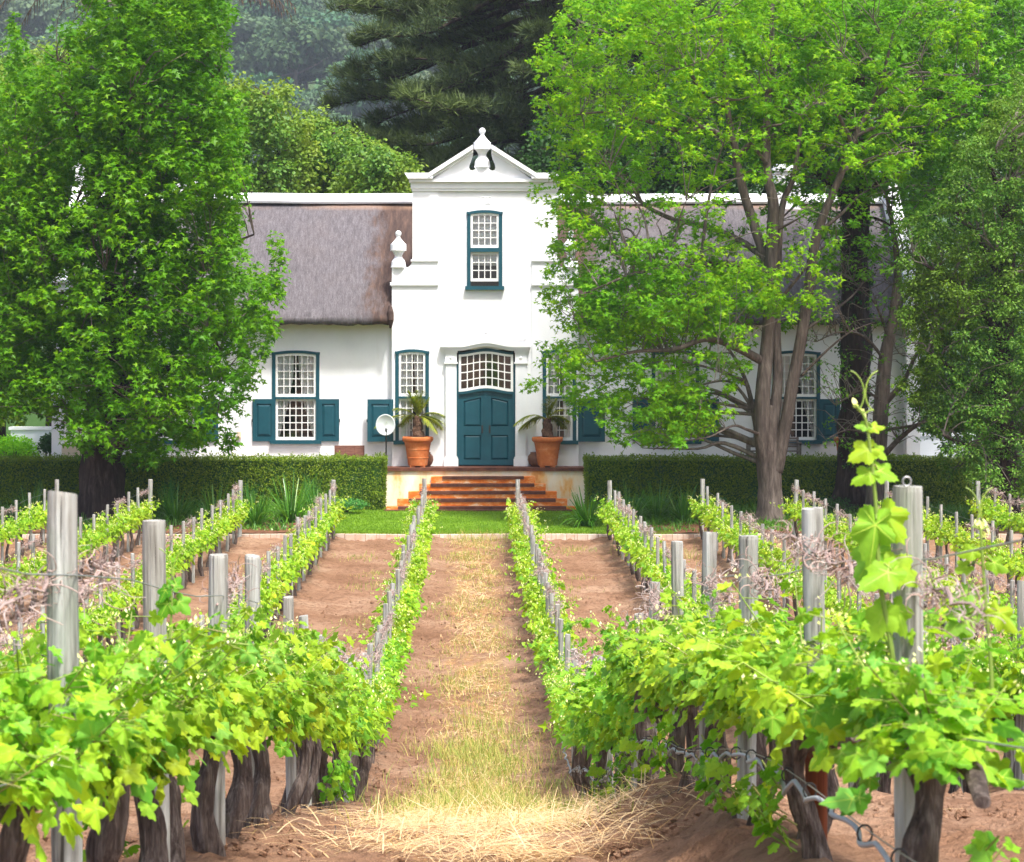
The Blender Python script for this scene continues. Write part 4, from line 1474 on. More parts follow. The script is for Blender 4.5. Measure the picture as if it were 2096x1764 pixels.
def make_potted_palm(top, fronds, label, hgt, seed):
    rg = np.random.default_rng(seed)
    o = thing('potted_palm', label, 'palm', (top[0], top[1], top[2] - .03), 'small palms in the terracotta pots')
    m = MB()
    n = 14
    pts = [(0.02 * math.sin(i), 0.01 * i, hgt * i / n) for i in range(n + 1)]
    m.tube(pts, [.13 * (1.25 - .6 * i / n) * (1 + .1 * (i % 2)) for i in range(n + 1)], 12, wob=.12, seed=seed)
    T, N, tp, sz = [], [], [], []
    for i in range(70):
        a = rg.uniform(0, 6.28)
        z = rg.uniform(.02, hgt)
        T.append((math.cos(a) * .11, math.sin(a) * .11, z))
        N.append((math.cos(a), math.sin(a), .3))
        tp.append((math.cos(a) * .4, math.sin(a) * .4, 1))
        sz.append(.10)
    m.leaves(T, N, tp, sz, RHOMB)
    m.build('trunk', 'palm_bark', o)
    for (dx, dz, L, dr) in fronds:
        q = MB()
        d = np.array([dx, rg.uniform(-.5, .5) * (.4 + abs(dx)), dz])
        d = d / np.linalg.norm(d)
        t = np.linspace(0, 1, 12)
        p = np.array([0, .1, hgt - .02]) + d[None] * (L * t)[:, None]
        p[:, 2] -= .78 * dr * L * t ** 2
        q.tube(p, np.linspace(.016, .004, 12), 5)
        k = 72
        tt = np.repeat(np.linspace(.16, .99, k // 2), 2)
        sd = np.tile([-1, 1], k // 2)
        bp = np.stack([np.interp(tt, t, p[:, i]) for i in range(3)], 1)
        tan = nrm(np.stack([np.interp(tt, t, np.gradient(p[:, i])) for i in range(3)], 1))
        side = nrm(np.cross(tan, np.array([0, .15, 1.0])))
        dirs = side * sd[:, None] * .8 + tan * .8 + np.array([0, 0, -.15]) + rg.normal(0, .12, (k, 3))
        ln = L * .34 * np.sin(np.pi * (.15 + .8 * tt)) + .03
        q.ribbons(bp, dirs, ln, np.full(k, .030), np.full(k, .25), 3, taper=.2)
        q.build('frond', 'palm_leaf', o, smooth=False)
    return o


p1, t1 = make_pot(855, 955, 893, 32, 59.25, 'terracotta pot with ribbed bands left of the teal door')
p2, t2 = make_pot(1120.5, 955, 893.5, 32, 59.25, 'terracotta pot with ribbed bands right of the teal door')
p3, t3 = make_pot(1733, 953, 893, 26, 59.4, 'terracotta pot against the wall right of the wooden bench')
make_potted_palm(t1, [(-1, .45, 1.25, .75), (-.9, .9, .9, .55), (-.35, 1.2, .95, .25), (-.05, 1.3, .8, .1), (.2, 1.25, .85, .15), (.45, 1.1, .8, .3), (.9, .7, .95, .65), (1, .45, 1.0, .85),
                      (.8, .35, .75, 1.0), (-.6, .35, .7, 1.0), (.15, 1.0, .7, .3), (-.15, 1.0, .75, .3), (.5, .2, .7, 1.1), (-.3, .3, .6, 1.1)],
                 'small palm with wide arching fronds in the pot left of the door', .55, 3)
make_potted_palm(t2, [(-1, .75, 1.15, .85), (-.9, .5, .9, 1.0), (-.6, .55, .85, 1.15), (.1, 1.2, .8, .2), (.35, 1.1, .8, .3), (.6, .9, .8, .5), (.2, 1, .7, .4), (-.1, 1.1, .6, .3), (.8, .6, .8, .8), (.5, .3, .7, 1.0), (.9, .8, .7, .7)],
                 'small palm with drooping fronds in the pot right of the door', .5, 4)


def small_jar(xc, label):
    b = P(xc, 953, 59.5)
    m = MB()
    m.lathe([(r, z) for r, z in [(.10, 0), (.17, .08), (.20, .18), (.19, .28), (.12, .36), (.13, .39), (.10, .39)]], 0, 0, 20)
    o = m.build('clay_jar', 'brown_pot', loc=(b[0], 59.5, 1.03), smooth=True)
    tag(o, label, 'jar', 'round clay jars behind the pots')


small_jar(1095, 'round brown clay jar half hidden behind the right palm pot')
small_jar(872, 'round brown clay jar tucked behind the left palm pot')


def make_dish():
    Y = 58.9
    c = P(789, 870, Y)
    D = thing('satellite_dish', 'pale grey satellite dish on a thin pole behind the clipped hedge', 'satellite dish', (c[0], Y, 0))
    m = MB()
    m.tube([(0.015, .10, 0), (0.015, .10, c[2])], .022, 10)
    m.build('pole', 'dark_metal', D)
    m = MB()
    R = .275
    V = []
    n, s = 8, 40
    for i in range(n + 1):
        r = R * i / n
        for j in range(s):
            t = 2 * math.pi * j / s
            V.append((r * math.cos(t) * .95, .05 - .16 * (r / R) ** 2 * .5, r * math.sin(t) * 1.05))
    V += [(x * 1.0, y + .012, z) for x, y, z in V]
    h = (n + 1) * s
    Fs = [(i * s + j, i * s + (j + 1) % s, (i + 1) * s + (j + 1) % s, (i + 1) * s + j) for i in range(n) for j in range(s)]
    Fs += [tuple(h + q for q in reversed(f)) for f in Fs]
    Fs += [(n * s + j, n * s + (j + 1) % s, h + n * s + (j + 1) % s, h + n * s + j) for j in range(s)]
    m.add(V, Fs)
    d = m.build('reflector', 'dish_paint', D, smooth=True, loc=(0, 0, c[2]))
    m = MB()
    m.tube([(0.02, 0, c[2] - .27), (.03, -.2, c[2] - .24), (.03, -.30, c[2] - .15)], .012, 8)
    m.tube([(.03, -.30, c[2] - .16), (.03, -.24, c[2] - .10)], [.03, .035], 10)
    m.tube([(0.06, .0, c[2] - .26), (.12, -.03, c[2] - .30), (.10, .05, c[2] - .36), (.03, .08, c[2] - .40)], .006, 6)
    m.build('feed_arm', 'dark_metal', D)


make_dish()


def make_bench():
    Y = 59.35
    xc = hx(1582, Y)
    B = thing('wooden_bench', 'weathered wooden bench against the white wall behind the pale tree trunk', 'bench', (xc, Y, 1.03))
    W = 1.36
    m = MB()
    for i in range(5):
        m.box(-W / 2, W / 2, -.42 + i * .09, -.345 + i * .09, .42, .445)
    m.build('seat', 'bench_wood', B)
    m = MB()
    for z in (.52, .59, .66):
        m.box(-W / 2 + .03, W / 2 - .03, .08, .105, z, z + .045)
    m.box(-W / 2 - .02, W / 2 + .02, .075, .115, .73, .79)
    m.build('backrest', 'bench_wood', B)
    for sx in (-1, 1):
        m = MB()
        m.box(sx * W / 2 - .03, sx * W / 2 + .03, -.44, .05, .64, .675)
        m.tube([(sx * W / 2 - .03, -.44, .655), (sx * W / 2 + .03, -.44, .655)], .035, 12)
        m.build('armrest', 'bench_wood', B)
        for y, zt in ((-.42, .64), (.06, .80)):
            m = MB()
            m.box(sx * W / 2 - .028, sx * W / 2 + .028, y, y + .06, 0, zt)
            m.build('leg', 'bench_wood', B)


make_bench()


def wall_piece(name, label, x0, x1, ytop, ybot, Y, th, mat='plaster', cap=True):
    m = MB()
    a, b = hx(x0, Y), hx(x1, Y)
    m.box(a, b, Y, Y + th, -.1, hz(ytop, Y))
    if cap:
        m.box(a - .05, b + .05, Y - .05, Y + th + .05, hz(ytop, Y), hz(ytop, Y) + .08)
    o = m.build(name, mat)
    tag(o, label, 'wall')
    return o


wall_piece('garden_wall', 'white garden wall at the far left behind the lime green bush', 22, 118, 880, 940, 61.5, .3)
wall_piece('garden_wall', 'shade-tinted white yard wall at the right end of the house below the evergreen', 1872, 1992, 893, 1000, 61.0, .3, 'shade_white')
wall_piece('gate_pier', 'low cream pier showing over the hedge beside the dark trunk', 126, 178, 914, 940, 59.2, .4, 'beige_paint', False)


# ------------------------------------------------------------------ hedges and garden plants
def make_hedge(xa, xb, label, ends, seed):
    rg = np.random.default_rng(seed)
    Y0, Y1 = 57.35, 58.35
    x0, x1 = hx(xa, Y0), hx(xb, Y0)
    zt = hz(938, Y0)
    H = thing('hedge', label, 'hedge', ((x0 + x1) / 2, Y0, 0))
    ox = (x0 + x1) / 2
    m = MB()
    m.box(x0 + .09 - ox, x1 - .09 - ox, .1, Y1 - Y0 - .08, -.05, zt - .08)
    m.build('branch_core', 'dark_leaf', H)
    T, N = [], []

    def face(n, pf, nf):
        u = rg.random((n, 2))
        T.append(pf(u))
        N.append(np.tile(np.array(nf, float), (n, 1)))
    W = x1 - x0
    bump = lambda a, b: fbm(a * 1.6, b * 1.6, seed, 3) * .24
    face(int(W * zt * 1500), lambda u: np.stack([x0 + u[:, 0] * W, Y0 + bump(x0 + u[:, 0] * W, u[:, 1] * zt + 7) + rg.uniform(-.03, .10, len(u)), u[:, 1] * zt], 1), (0, -1, .25))
    face(int(W * 1.0 * 900), lambda u: np.stack([x0 + u[:, 0] * W, Y0 + u[:, 1] * (Y1 - Y0), zt + bump(x0 + u[:, 0] * W, u[:, 1] * 2) * .5 + rg.uniform(-.09, .025, len(u))], 1), (0, -.2, 1))
    for e in ends:
        xe = x0 if e < 0 else x1
        face(int(zt * 1500), lambda u: np.stack([xe - e * (.07 * (1 - u[:, 1]) + rg.uniform(-.02, .1, len(u))), Y0 + u[:, 0] * (Y1 - Y0), u[:, 1] * zt], 1), (e, -.2, .2))
    for _ in range(int(W * 9)):
        cx_ = x0 + rg.random() * W
        up_ = rg.random() < .7
        c_ = np.array([cx_, Y0 + (rg.random() if up_ else -.02), zt + .01 if up_ else rg.random() * zt])
        k_ = 9
        T.append(c_ + np.outer(np.linspace(0, 1, k_), np.array([rg.normal(0, .02), -.01 if up_ else -.07, .09 if up_ else .04])) + rg.normal(0, .012, (k_, 3)))
        N.append(np.tile(np.array([0, -.5, .5]), (k_, 1)))
    T = np.concatenate(T)
    N = np.concatenate(N)
    n = len(T)
    T[:, 0] -= ox
    T[:, 1] -= Y0
    N = N + rg.normal(0, .55, (n, 3))
    tip = rg.normal(0, .6, (n, 3)) + np.array([0, -.4, .5])
    m = MB()
    m.leaves(T, N, tip, rg.uniform(.04, .075, n), RHOMB)
    m.build('foliage', 'hedge_leaf', H)


make_hedge(-230, 790, 'long clipped hedge running from the steps to the big left tree', (1,), 5)
make_hedge(1198, 2000, 'long clipped hedge running from the steps past the pale trunk', (-1,), 6)


def strap_plant(xc, yb, Y, r, n, label, up=.9, L=(.5, .8), wd=.035, mat='strap_leaf', name='agapanthus', flowers=0):
    b = P(xc, yb, Y)
    o = thing(name, label, 'plant', (b[0], Y, 0.0), 'strap leaved plants along the hedge')
    m = MB()
    a = RNG.uniform(0, 2 * np.pi, n)
    rr = RNG.uniform(0, .25, n) * r
    base = np.stack([np.cos(a) * rr, np.sin(a) * rr, np.full(n, .02)], 1)
    out = RNG.uniform(.15, 1.0, n)
    L = (L[0] * 1.25, L[1] * 1.35) if up < 1.5 else L
    wd = wd * 1.2
    n = n
    d = np.stack([np.cos(a) * out, np.sin(a) * out, np.full(n, up)], 1)
    m.ribbons(base, d, RNG.uniform(L[0], L[1], n), np.full(n, wd), RNG.uniform(.2, .75, n) * out * (1.3 if up < 1.5 else .5), 6, taper=.25)
    m.build('foliage', mat, o)
    if flowers:
        q = MB()
        for _ in range(flowers):
            a_ = RNG.uniform(0, 6.28)
            q.tube([(0, 0, .1), (.12 * math.cos(a_), .12 * math.sin(a_), .75)], .006, 5)
        q.build('flower_stalk', 'green_stem', o)
    return o


strap_plant(1203, 1105, 52.2, .6, 150, 'rounded strap leaved clump on the lawn edge right of the steps', L=(.55, .85))
strap_plant(1290, 1100, 53.0, .6, 110, 'dark strap leaved clump between the first two right hand vine rows', L=(.6, .9))
strap_plant(1345, 1100, 54.0, .6, 110, 'dark strap leaved clump nearer the pale trunk behind the vines', L=(.6, .9))
strap_plant(1400, 1100, 53.4, .6, 110, 'dark strap leaved clump just left of the pale trunk', L=(.6, .9))
strap_plant(522, 1100, 52.0, .7, 140, 'big glossy strap leaved clump at the end of a left vine row', L=(.6, .95))
strap_plant(596, 1080, 53.2, .8, 150, 'tall glossy strap leaved clump in front of the left hedge', L=(.75, 1.1))
strap_plant(650, 1080, 53.6, .6, 110, 'strap leaved clump beside the post line left of the lawn', L=(.6, .9))
strap_plant(440, 1080, 53.0, .7, 110, 'strap leaved clump in the left bed behind the vine posts', L=(.6, .9))
strap_plant(360, 1080, 53.5, .7, 110, 'strap leaved clump right of the broad dark trunk', L=(.55, .85))
strap_plant(60, 1080, 53.5, .7, 110, 'strap leaved clump at the far left below the dark hedge', L=(.6, .9))
strap_plant(636, 1060, 55.5, .3, 60, 'upright reedy tuft rising against the left hedge near the lawn', 3.2, (.8, 1.2), .015, 'shrub_leaf', 'reed_tuft')
strap_plant(345, 1060, 55.0, .3, 60, 'upright reedy tuft right of the broad dark trunk', 3.2, (.8, 1.2), .015, 'shrub_leaf', 'reed_tuft')
strap_plant(510, 1060, 55.8, .3, 50, 'upright reedy tuft in the middle of the left hedge', 3.2, (.7, 1.0), .015, 'shrub_leaf', 'reed_tuft')


def bed_cover():
    m = MB()
    n = 26000
    x = np.concatenate([RNG.uniform(-14, -3.9, n // 2), RNG.uniform(3.9, 14, n // 2)])
    y = RNG.uniform(50.4, 57.4, n)
    ok = fbm(x * 1.1, y * 1.1, 71, 3) > -.06 - .05 * (y - 52)
    x, y = x[ok], y[ok]
    n = len(x)
    d = np.stack([RNG.normal(0, .5, n), RNG.normal(0, .5, n), np.ones(n)], 1)
    m.ribbons(np.stack([x, y, np.full(n, .02)], 1), d, RNG.uniform(.12, .36, n) * np.interp(y, [50.4, 53, 57], [.6, 1, 1.4]), np.full(n, .028), RNG.uniform(.1, .8, n), 3, taper=.3)
    o = m.build('ground_cover', 'strap_leaf', kind='stuff')
    tag(o, 'low mixed green ground cover filling the beds below the hedges', 'ground cover')


bed_cover()


def leaf_blob(m, c, r, n, size, tm, rg, flat=.9, mi=0, up=.4):
    u = rg.normal(size=(n, 3))
    u = u / np.linalg.norm(u, axis=1, keepdims=True)
    k = rg.random(n) ** .45
    T = np.array(c) + u * k[:, None] * np.array(r)
    N = u * .6 + rg.normal(0, .5, (n, 3)) + np.array([0, -.1, up])
    tip = u + rg.normal(0, .5, (n, 3)) + np.array([0, 0, -.3])
    m.leaves(T, N, tip, rg.uniform(.7, 1.3, n) * size, tm, mi)


def small_bush(xc, yc, Y, rx, rz, n, size, label, mat='shrub_leaf', name='low_shrub', tm=RHOMB):
    k = Y / F
    b = P(xc, yc, Y)
    rg = np.random.default_rng(int(xc * 7 + yc))
    o = thing(name, label, 'shrub', (b[0], Y, 0), None)
    m = MB()
    rx_, rz_ = rx * k, rz * k
    for i in range(9):
        a = rg.uniform(0, 6.28)
        q = rg.uniform(.2, .7)
        leaf_blob(m, (math.cos(a) * rx_ * q, math.sin(a) * rx_ * q, max(b[2], rz_ * .8) + rg.uniform(-.3, .3) * rz_), (rx_ * .5, rx_ * .5, rz_ * .55), n // 9, size, tm, rg)
    m.build('foliage', mat, o)
    q = MB()
    for i in range(5):
        a = i * 1.26
        q.tube([(0, 0, 0), (.3 * rx_ * math.cos(a), .3 * rx_ * math.sin(a), max(.1, b[2]))], [.03, .012], 5)
    q.build('stem', 'dark_bark', o)


small_bush(708, 1030, 56.3, 46, 16, 2200, .05, 'low rounded green shrub at the foot of the left hedge by the lawn')
small_bush(1250, 1035, 56.4, 40, 22, 2000, .05, 'low green shrub at the foot of the right hedge by the steps')
small_bush(1330, 1032, 56.3, 50, 22, 2000, .05, 'low green shrub halfway along the right hedge behind the vine posts')
small_bush(1440, 1032, 56.4, 50, 22, 2000, .05, 'low green shrub just left of the pale trunk below the right hedge')
small_bush(1690, 1040, 55.4, 60, 26, 2000, .06, 'low dark shrub between the pale trunk and the dark ivy trunk', 'dark_leaf')
small_bush(280, 1040, 55.5, 50, 24, 2000, .06, 'low dark shrub against the hedge right of the broad trunk', 'dark_leaf')
small_bush(10, 920, 60.4, 82, 40, 5200, .07, 'lime green rounded bush behind the hedge at the far left', 'lime_leaf', 'lime_bush', QUAD5)
small_bush(100, 905, 60.6, 30, 26, 1500, .07, 'dark green bush right of the lime green bush', 'dark_leaf', 'dark_bush', QUAD5)
small_bush(1940, 965, 58.8, 48, 34, 3000, .08, 'dark rounded bush at the right end of the hedge below the evergreen', 'dark_leaf', 'dark_bush', QUAD5)


small_bush(2050, 960, 58.6, 60, 60, 5000, .08, 'tall dark bush in the shade behind the evergreen tree at the right edge', 'dark_leaf', 'dark_bush', QUAD5)


# ------------------------------------------------------------------ trees
def in_poly(poly, x, y):
    c = np.zeros(len(x), bool)
    n = len(poly)
    j = n - 1
    for i in range(n):
        xi, yi = poly[i]
        xj, yj = poly[j]
        if yi != yj:
            c ^= ((yi > y) != (yj > y)) & (x < (xj - xi) * (y - yi) / (yj - yi) + xi)
        j = i
    return c


def smooth_path(pts, k=6):
    pts = np.asarray(pts, float)
    n = len(pts)
    if n < 3:
        t = np.linspace(0, 1, k + 1)[:, None]
        return pts[0] * (1 - t) + pts[-1] * t
    out = []
    for i in range(n - 1):
        p0, p1, p2, p3 = pts[max(0, i - 1)], pts[i], pts[i + 1], pts[min(n - 1, i + 2)]
        for t in np.linspace(0, 1, k, endpoint=False):
            out.append(.5 * ((2 * p1) + (-p0 + p2) * t + (2 * p0 - 5 * p1 + 4 * p2 - p3) * t ** 2 + (-p0 + 3 * p1 - 3 * p2 + p3) * t ** 3))
    out.append(pts[-1])
    return np.array(out)


class Tree:
    def __init__(s, name, label, base, group=None, cat='tree', seed=1):
        s.o = thing(name, label, cat, base, group)
        s.base = np.array(base, float)
        s.rg = np.random.default_rng(seed)
        s.tr = MB()
        s.tw = MB()
        s.nodes = []
        s.seed = seed
        s.rough = 70
        s.slim = 1.0

    def limb(s, px, rads, seg=12, wob=.07, k=6, ridges=0):
        """px: list of (x, y, Y) picture positions with depth; rads in m"""
        p = smooth_path([P(*q) for q in px], k)
        t = np.linspace(0, 1, len(p))
        r = np.interp(t, np.linspace(0, 1, len(rads)), rads)
        s.seed += 1
        r = r * s.slim
        s.tr.tube(p - s.base, r, seg, wob=wob, seed=s.seed, ridges=ridges)
        for q, rr in list(zip(p, r))[len(p) // 4:]:
            s.nodes.append((q, rr))
        return p

    def targets(s, outline, holes, n, Yc, depth, cx=None):
        xs = [p[0] for p in outline]
        ys = [p[1] for p in outline]
        out = []
        while len(out) < n:
            x = s.rg.uniform(min(xs), max(xs), n)
            y = s.rg.uniform(min(ys), max(ys), n)
            jx = fbm(x / 38.0, y / 38.0, s.seed + 3, 3) * s.rough
            jy = fbm(x / 38.0 + 40, y / 38.0, s.seed + 9, 3) * s.rough
            ok = in_poly(outline, x + jx, y + jy)
            for poly, keep in holes:
                h = in_poly(poly, x, y)
                ok &= ~(h & (s.rg.random(n) > keep))
            x, y = x[ok], y[ok]
            c = (min(xs) + max(xs)) / 2 if cx is None else cx
            hw = (max(xs) - min(xs)) / 2
            dd = depth * np.sqrt(np.clip(1 - ((x - c) / hw) ** 2, .12, 1))
            u = s.rg.uniform(-1, 1, len(x))
            Y = Yc + dd * np.sign(u) * np.abs(u) ** .7
            out += list(zip(x, y, Y))
        return [np.array(P(*q)) for q in out[:n]]

    def branch_to(s, targets, frac, r0=.035, r1=.006, mb=None, add=False, sag=.1):
        if not s.nodes:
            return
        NP = np.array([q for q, _ in s.nodes])
        mb = mb or s.tw
        new = []
        for t in targets:
            if s.rg.random() > frac:
                continue
            d = np.linalg.norm(NP - t, axis=1) + 1.2 * np.clip(NP[:, 2] - t[2] + .3, 0, 9)
            j = int(np.argmin(d))
            a = NP[j]
            L = np.linalg.norm(t - a)
            if L < .15:
                continue
            mid1 = a + (t - a) * .35 + np.array([0, 0, .12 * L]) + s.rg.normal(0, .06 * L, 3)
            mid2 = a + (t - a) * .7 + np.array([0, 0, sag * L]) + s.rg.normal(0, .06 * L, 3)
            p = smooth_path([a, mid1, mid2, t], 4)
            ra = min(r0 * (.5 + L * .35), s.nodes[j][1] * .8)
            mb.tube(p - s.base, np.linspace(ra, r1, len(p)), 5, closed=False)
            if add:
                for q in p[4:]:
                    new.append((q, ra * .6))
        s.nodes += new

    def foliage(s, targets, per, rad_, size, tm, flat=.75, up=.55, jitter=.5, mi=0, mb=None):
        T0 = np.array(targets)
        n = len(T0)
        sc = s.rg.uniform(.45, 1.4, n)
        u = s.rg.normal(size=(n, per, 3))
        u = nrm(u) * (s.rg.random((n, per, 1)) ** .5)
        off = u * rad_ * sc[:, None, None]
        off[..., 2] *= flat
        T = (T0[:, None] + off).reshape(-1, 3)
        uu = u.reshape(-1, 3)
        k = len(T)
        N = uu * .55 + s.rg.normal(0, jitter, (k, 3)) + np.array([0, -.12, up])
        tip = uu + s.rg.normal(0, .4, (k, 3)) + np.array([0, 0, -.5])
        m = mb or s.fol
        m.leaves(T - s.base, N, tip, s.rg.uniform(.7, 1.25, k) * size, tm, mi)

    def done(s, bark, leaf, twig=None):
        s.tr.build('trunk', bark, s.o, smooth=True)
        if s.tw.n:
            s.tw.build('branches', twig or bark, s.o, smooth=True)
        if hasattr(s, 'fol') and s.fol.n:
            s.fol.build('crown', leaf, s.o)


def sweetgum():
    Y = 54.0
    t = Tree('sweetgum_tree', 'tall dense sweetgum with broad dark trunk left of the house', P(210, 1066, Y), seed=11)
    t.rough = 30
    t.fol = MB()
    t.limb([(212, 1075, Y), (208, 1020, Y), (207, 960, Y), (212, 900, Y), (228, 800, Y), (238, 700, Y), (240, 560, Y), (242, 400, Y), (250, 200, Y), (255, 20, Y), (258, -120, Y)],
           [.72, .58, .50, .45, .36, .30, .27, .23, .17, .11, .06], 20, .10, 6, 7)
    for a in (0, 1, 2, 3, 4):
        dx = [-62, -30, 10, 45, 60][a]
        dy = [.25, -.4, -.55, -.35, .2][a]
        t.limb([(210 + dx, 1082, Y + dy), (210 + dx * .6, 1030, Y + dy * .6), (208 + dx * .3, 975, Y + dy * .3)], [.26, .22, .10], 10, .1)
    t.nodes = [q for q in t.nodes if q[0][2] > 3]
    for px, r in (
            [[(225, 820, Y), (300, 770, Y - .8), (380, 745, Y - 1.2), (450, 720, Y - 1.4)], .12],
            [[(222, 840, Y), (150, 800, Y + .6), (80, 770, Y + .8), (10, 740, Y + 1)], .12],
            [[(240, 620, Y), (330, 560, Y - .6), (420, 520, Y - 1), (520, 480, Y - 1.2)], .11],
            [[(238, 660, Y), (170, 560, Y - .5), (110, 450, Y - 1), (60, 330, Y - 1.2)], .11],
            [[(242, 480, Y), (310, 400, Y + .6), (380, 280, Y + .8), (420, 120, Y + 1)], .10],
            [[(245, 430, Y), (330, 330, Y - 1), (400, 250, Y - 1.4), (455, 130, Y - 1.5)], .09],
            [[(243, 500, Y), (200, 400, Y - 1), (160, 280, Y - 1.5), (140, 120, Y - 1.6)], .10],
            [[(248, 300, Y), (290, 200, Y - 1), (340, 60, Y - 1.4)], .07],
            [[(236, 720, Y), (300, 660, Y - 1.4), (370, 620, Y - 2), (420, 560, Y - 2.2)], .09],
            [[(225, 860, Y), (290, 850, Y - 1), (360, 870, Y - 1.6), (440, 880, Y - 1.9)], .07],
            [[(232, 760, Y), (180, 720, Y - 1.5), (110, 690, Y - 2)], .08]):
        t.limb(px, [r, r * .75, r * .45, r * .2], 8, .06)
    out = [(160, -60), (470, -60), (466, 60), (472, 130), (458, 158), (488, 185), (496, 230), (492, 300), (503, 340), (494, 400), (500, 440), (492, 500), (498, 548), (515, 535), (520, 508), (532, 512), (534, 555),
           (552, 572), (562, 530), (564, 482), (574, 472), (586, 482), (584, 530), (576, 570), (576, 612), (556, 640), (562, 668), (546, 700), (540, 725), (518, 742), (536, 765), (518, 790), (500, 832),
           (470, 838), (440, 836), (424, 858), (436, 890), (410, 915), (360, 905), (345, 935), (300, 950), (262, 935), (215, 940), (180, 930), (140, 900), (118, 870), (70, 852), (20, 850), (-70, 850), (-130, 600), (-90, 300),
           (-25, 210), (12, 180), (22, 130), (20, 70), (34, 28), (50, 40), (56, 110), (72, 150), (84, 150), (106, 92), (120, 108), (124, 130), (150, 150), (140, 95), (115, 58), (150, 60), (170, 40)]
    holes = [([(130, 330), (172, 330), (168, 430), (130, 430)], .25), ([(112, 540), (142, 540), (142, 610), (112, 610)], .2), ([(270, 700), (480, 680), (500, 800), (420, 830), (330, 800), (280, 760)], .8),
             ([(0, 820), (170, 800), (200, 880), (120, 900), (0, 880)], .45), ([(150, 690), (230, 690), (230, 840), (150, 830)], .85), ([(480, 505), (560, 505), (540, 560), (500, 560)], .25),
             ([(235, 520), (300, 520), (300, 620), (240, 620)], .8), ([(170, 860), (250, 860), (250, 960), (170, 960)], .55)]
    tg = t.targets(out, holes, 2800, Y - .4, 3.6, 240)
    sec = t.targets(out, holes, 70, Y - .4, 3.0, 240)
    t.branch_to(sec, 1.0, .05, .012, add=True)
    t.branch_to(tg, .22, .02, .005)
    tg += t.targets([(60, 240), (150, 160), (180, -40), (450, -40), (460, 200), (480, 480), (470, 680), (400, 820), (300, 900), (130, 860), (20, 760), (-20, 500)], [], 800, Y - 1.2, 1.4, 240)
    # hanging sprig at the lower right
    tg += [np.array(P(468 + dx, 892 + dy, Y - 2)) for dx, dy in ((0, 0), (-10, -12), (8, 10), (4, 22), (-4, 12))]
    t.foliage(tg, 25, .27, .15, STAR_LEAF, 1.0, .75, .42)
    t.done('dark_bark', 'sweetgum_leaf', 'trunk_bark')


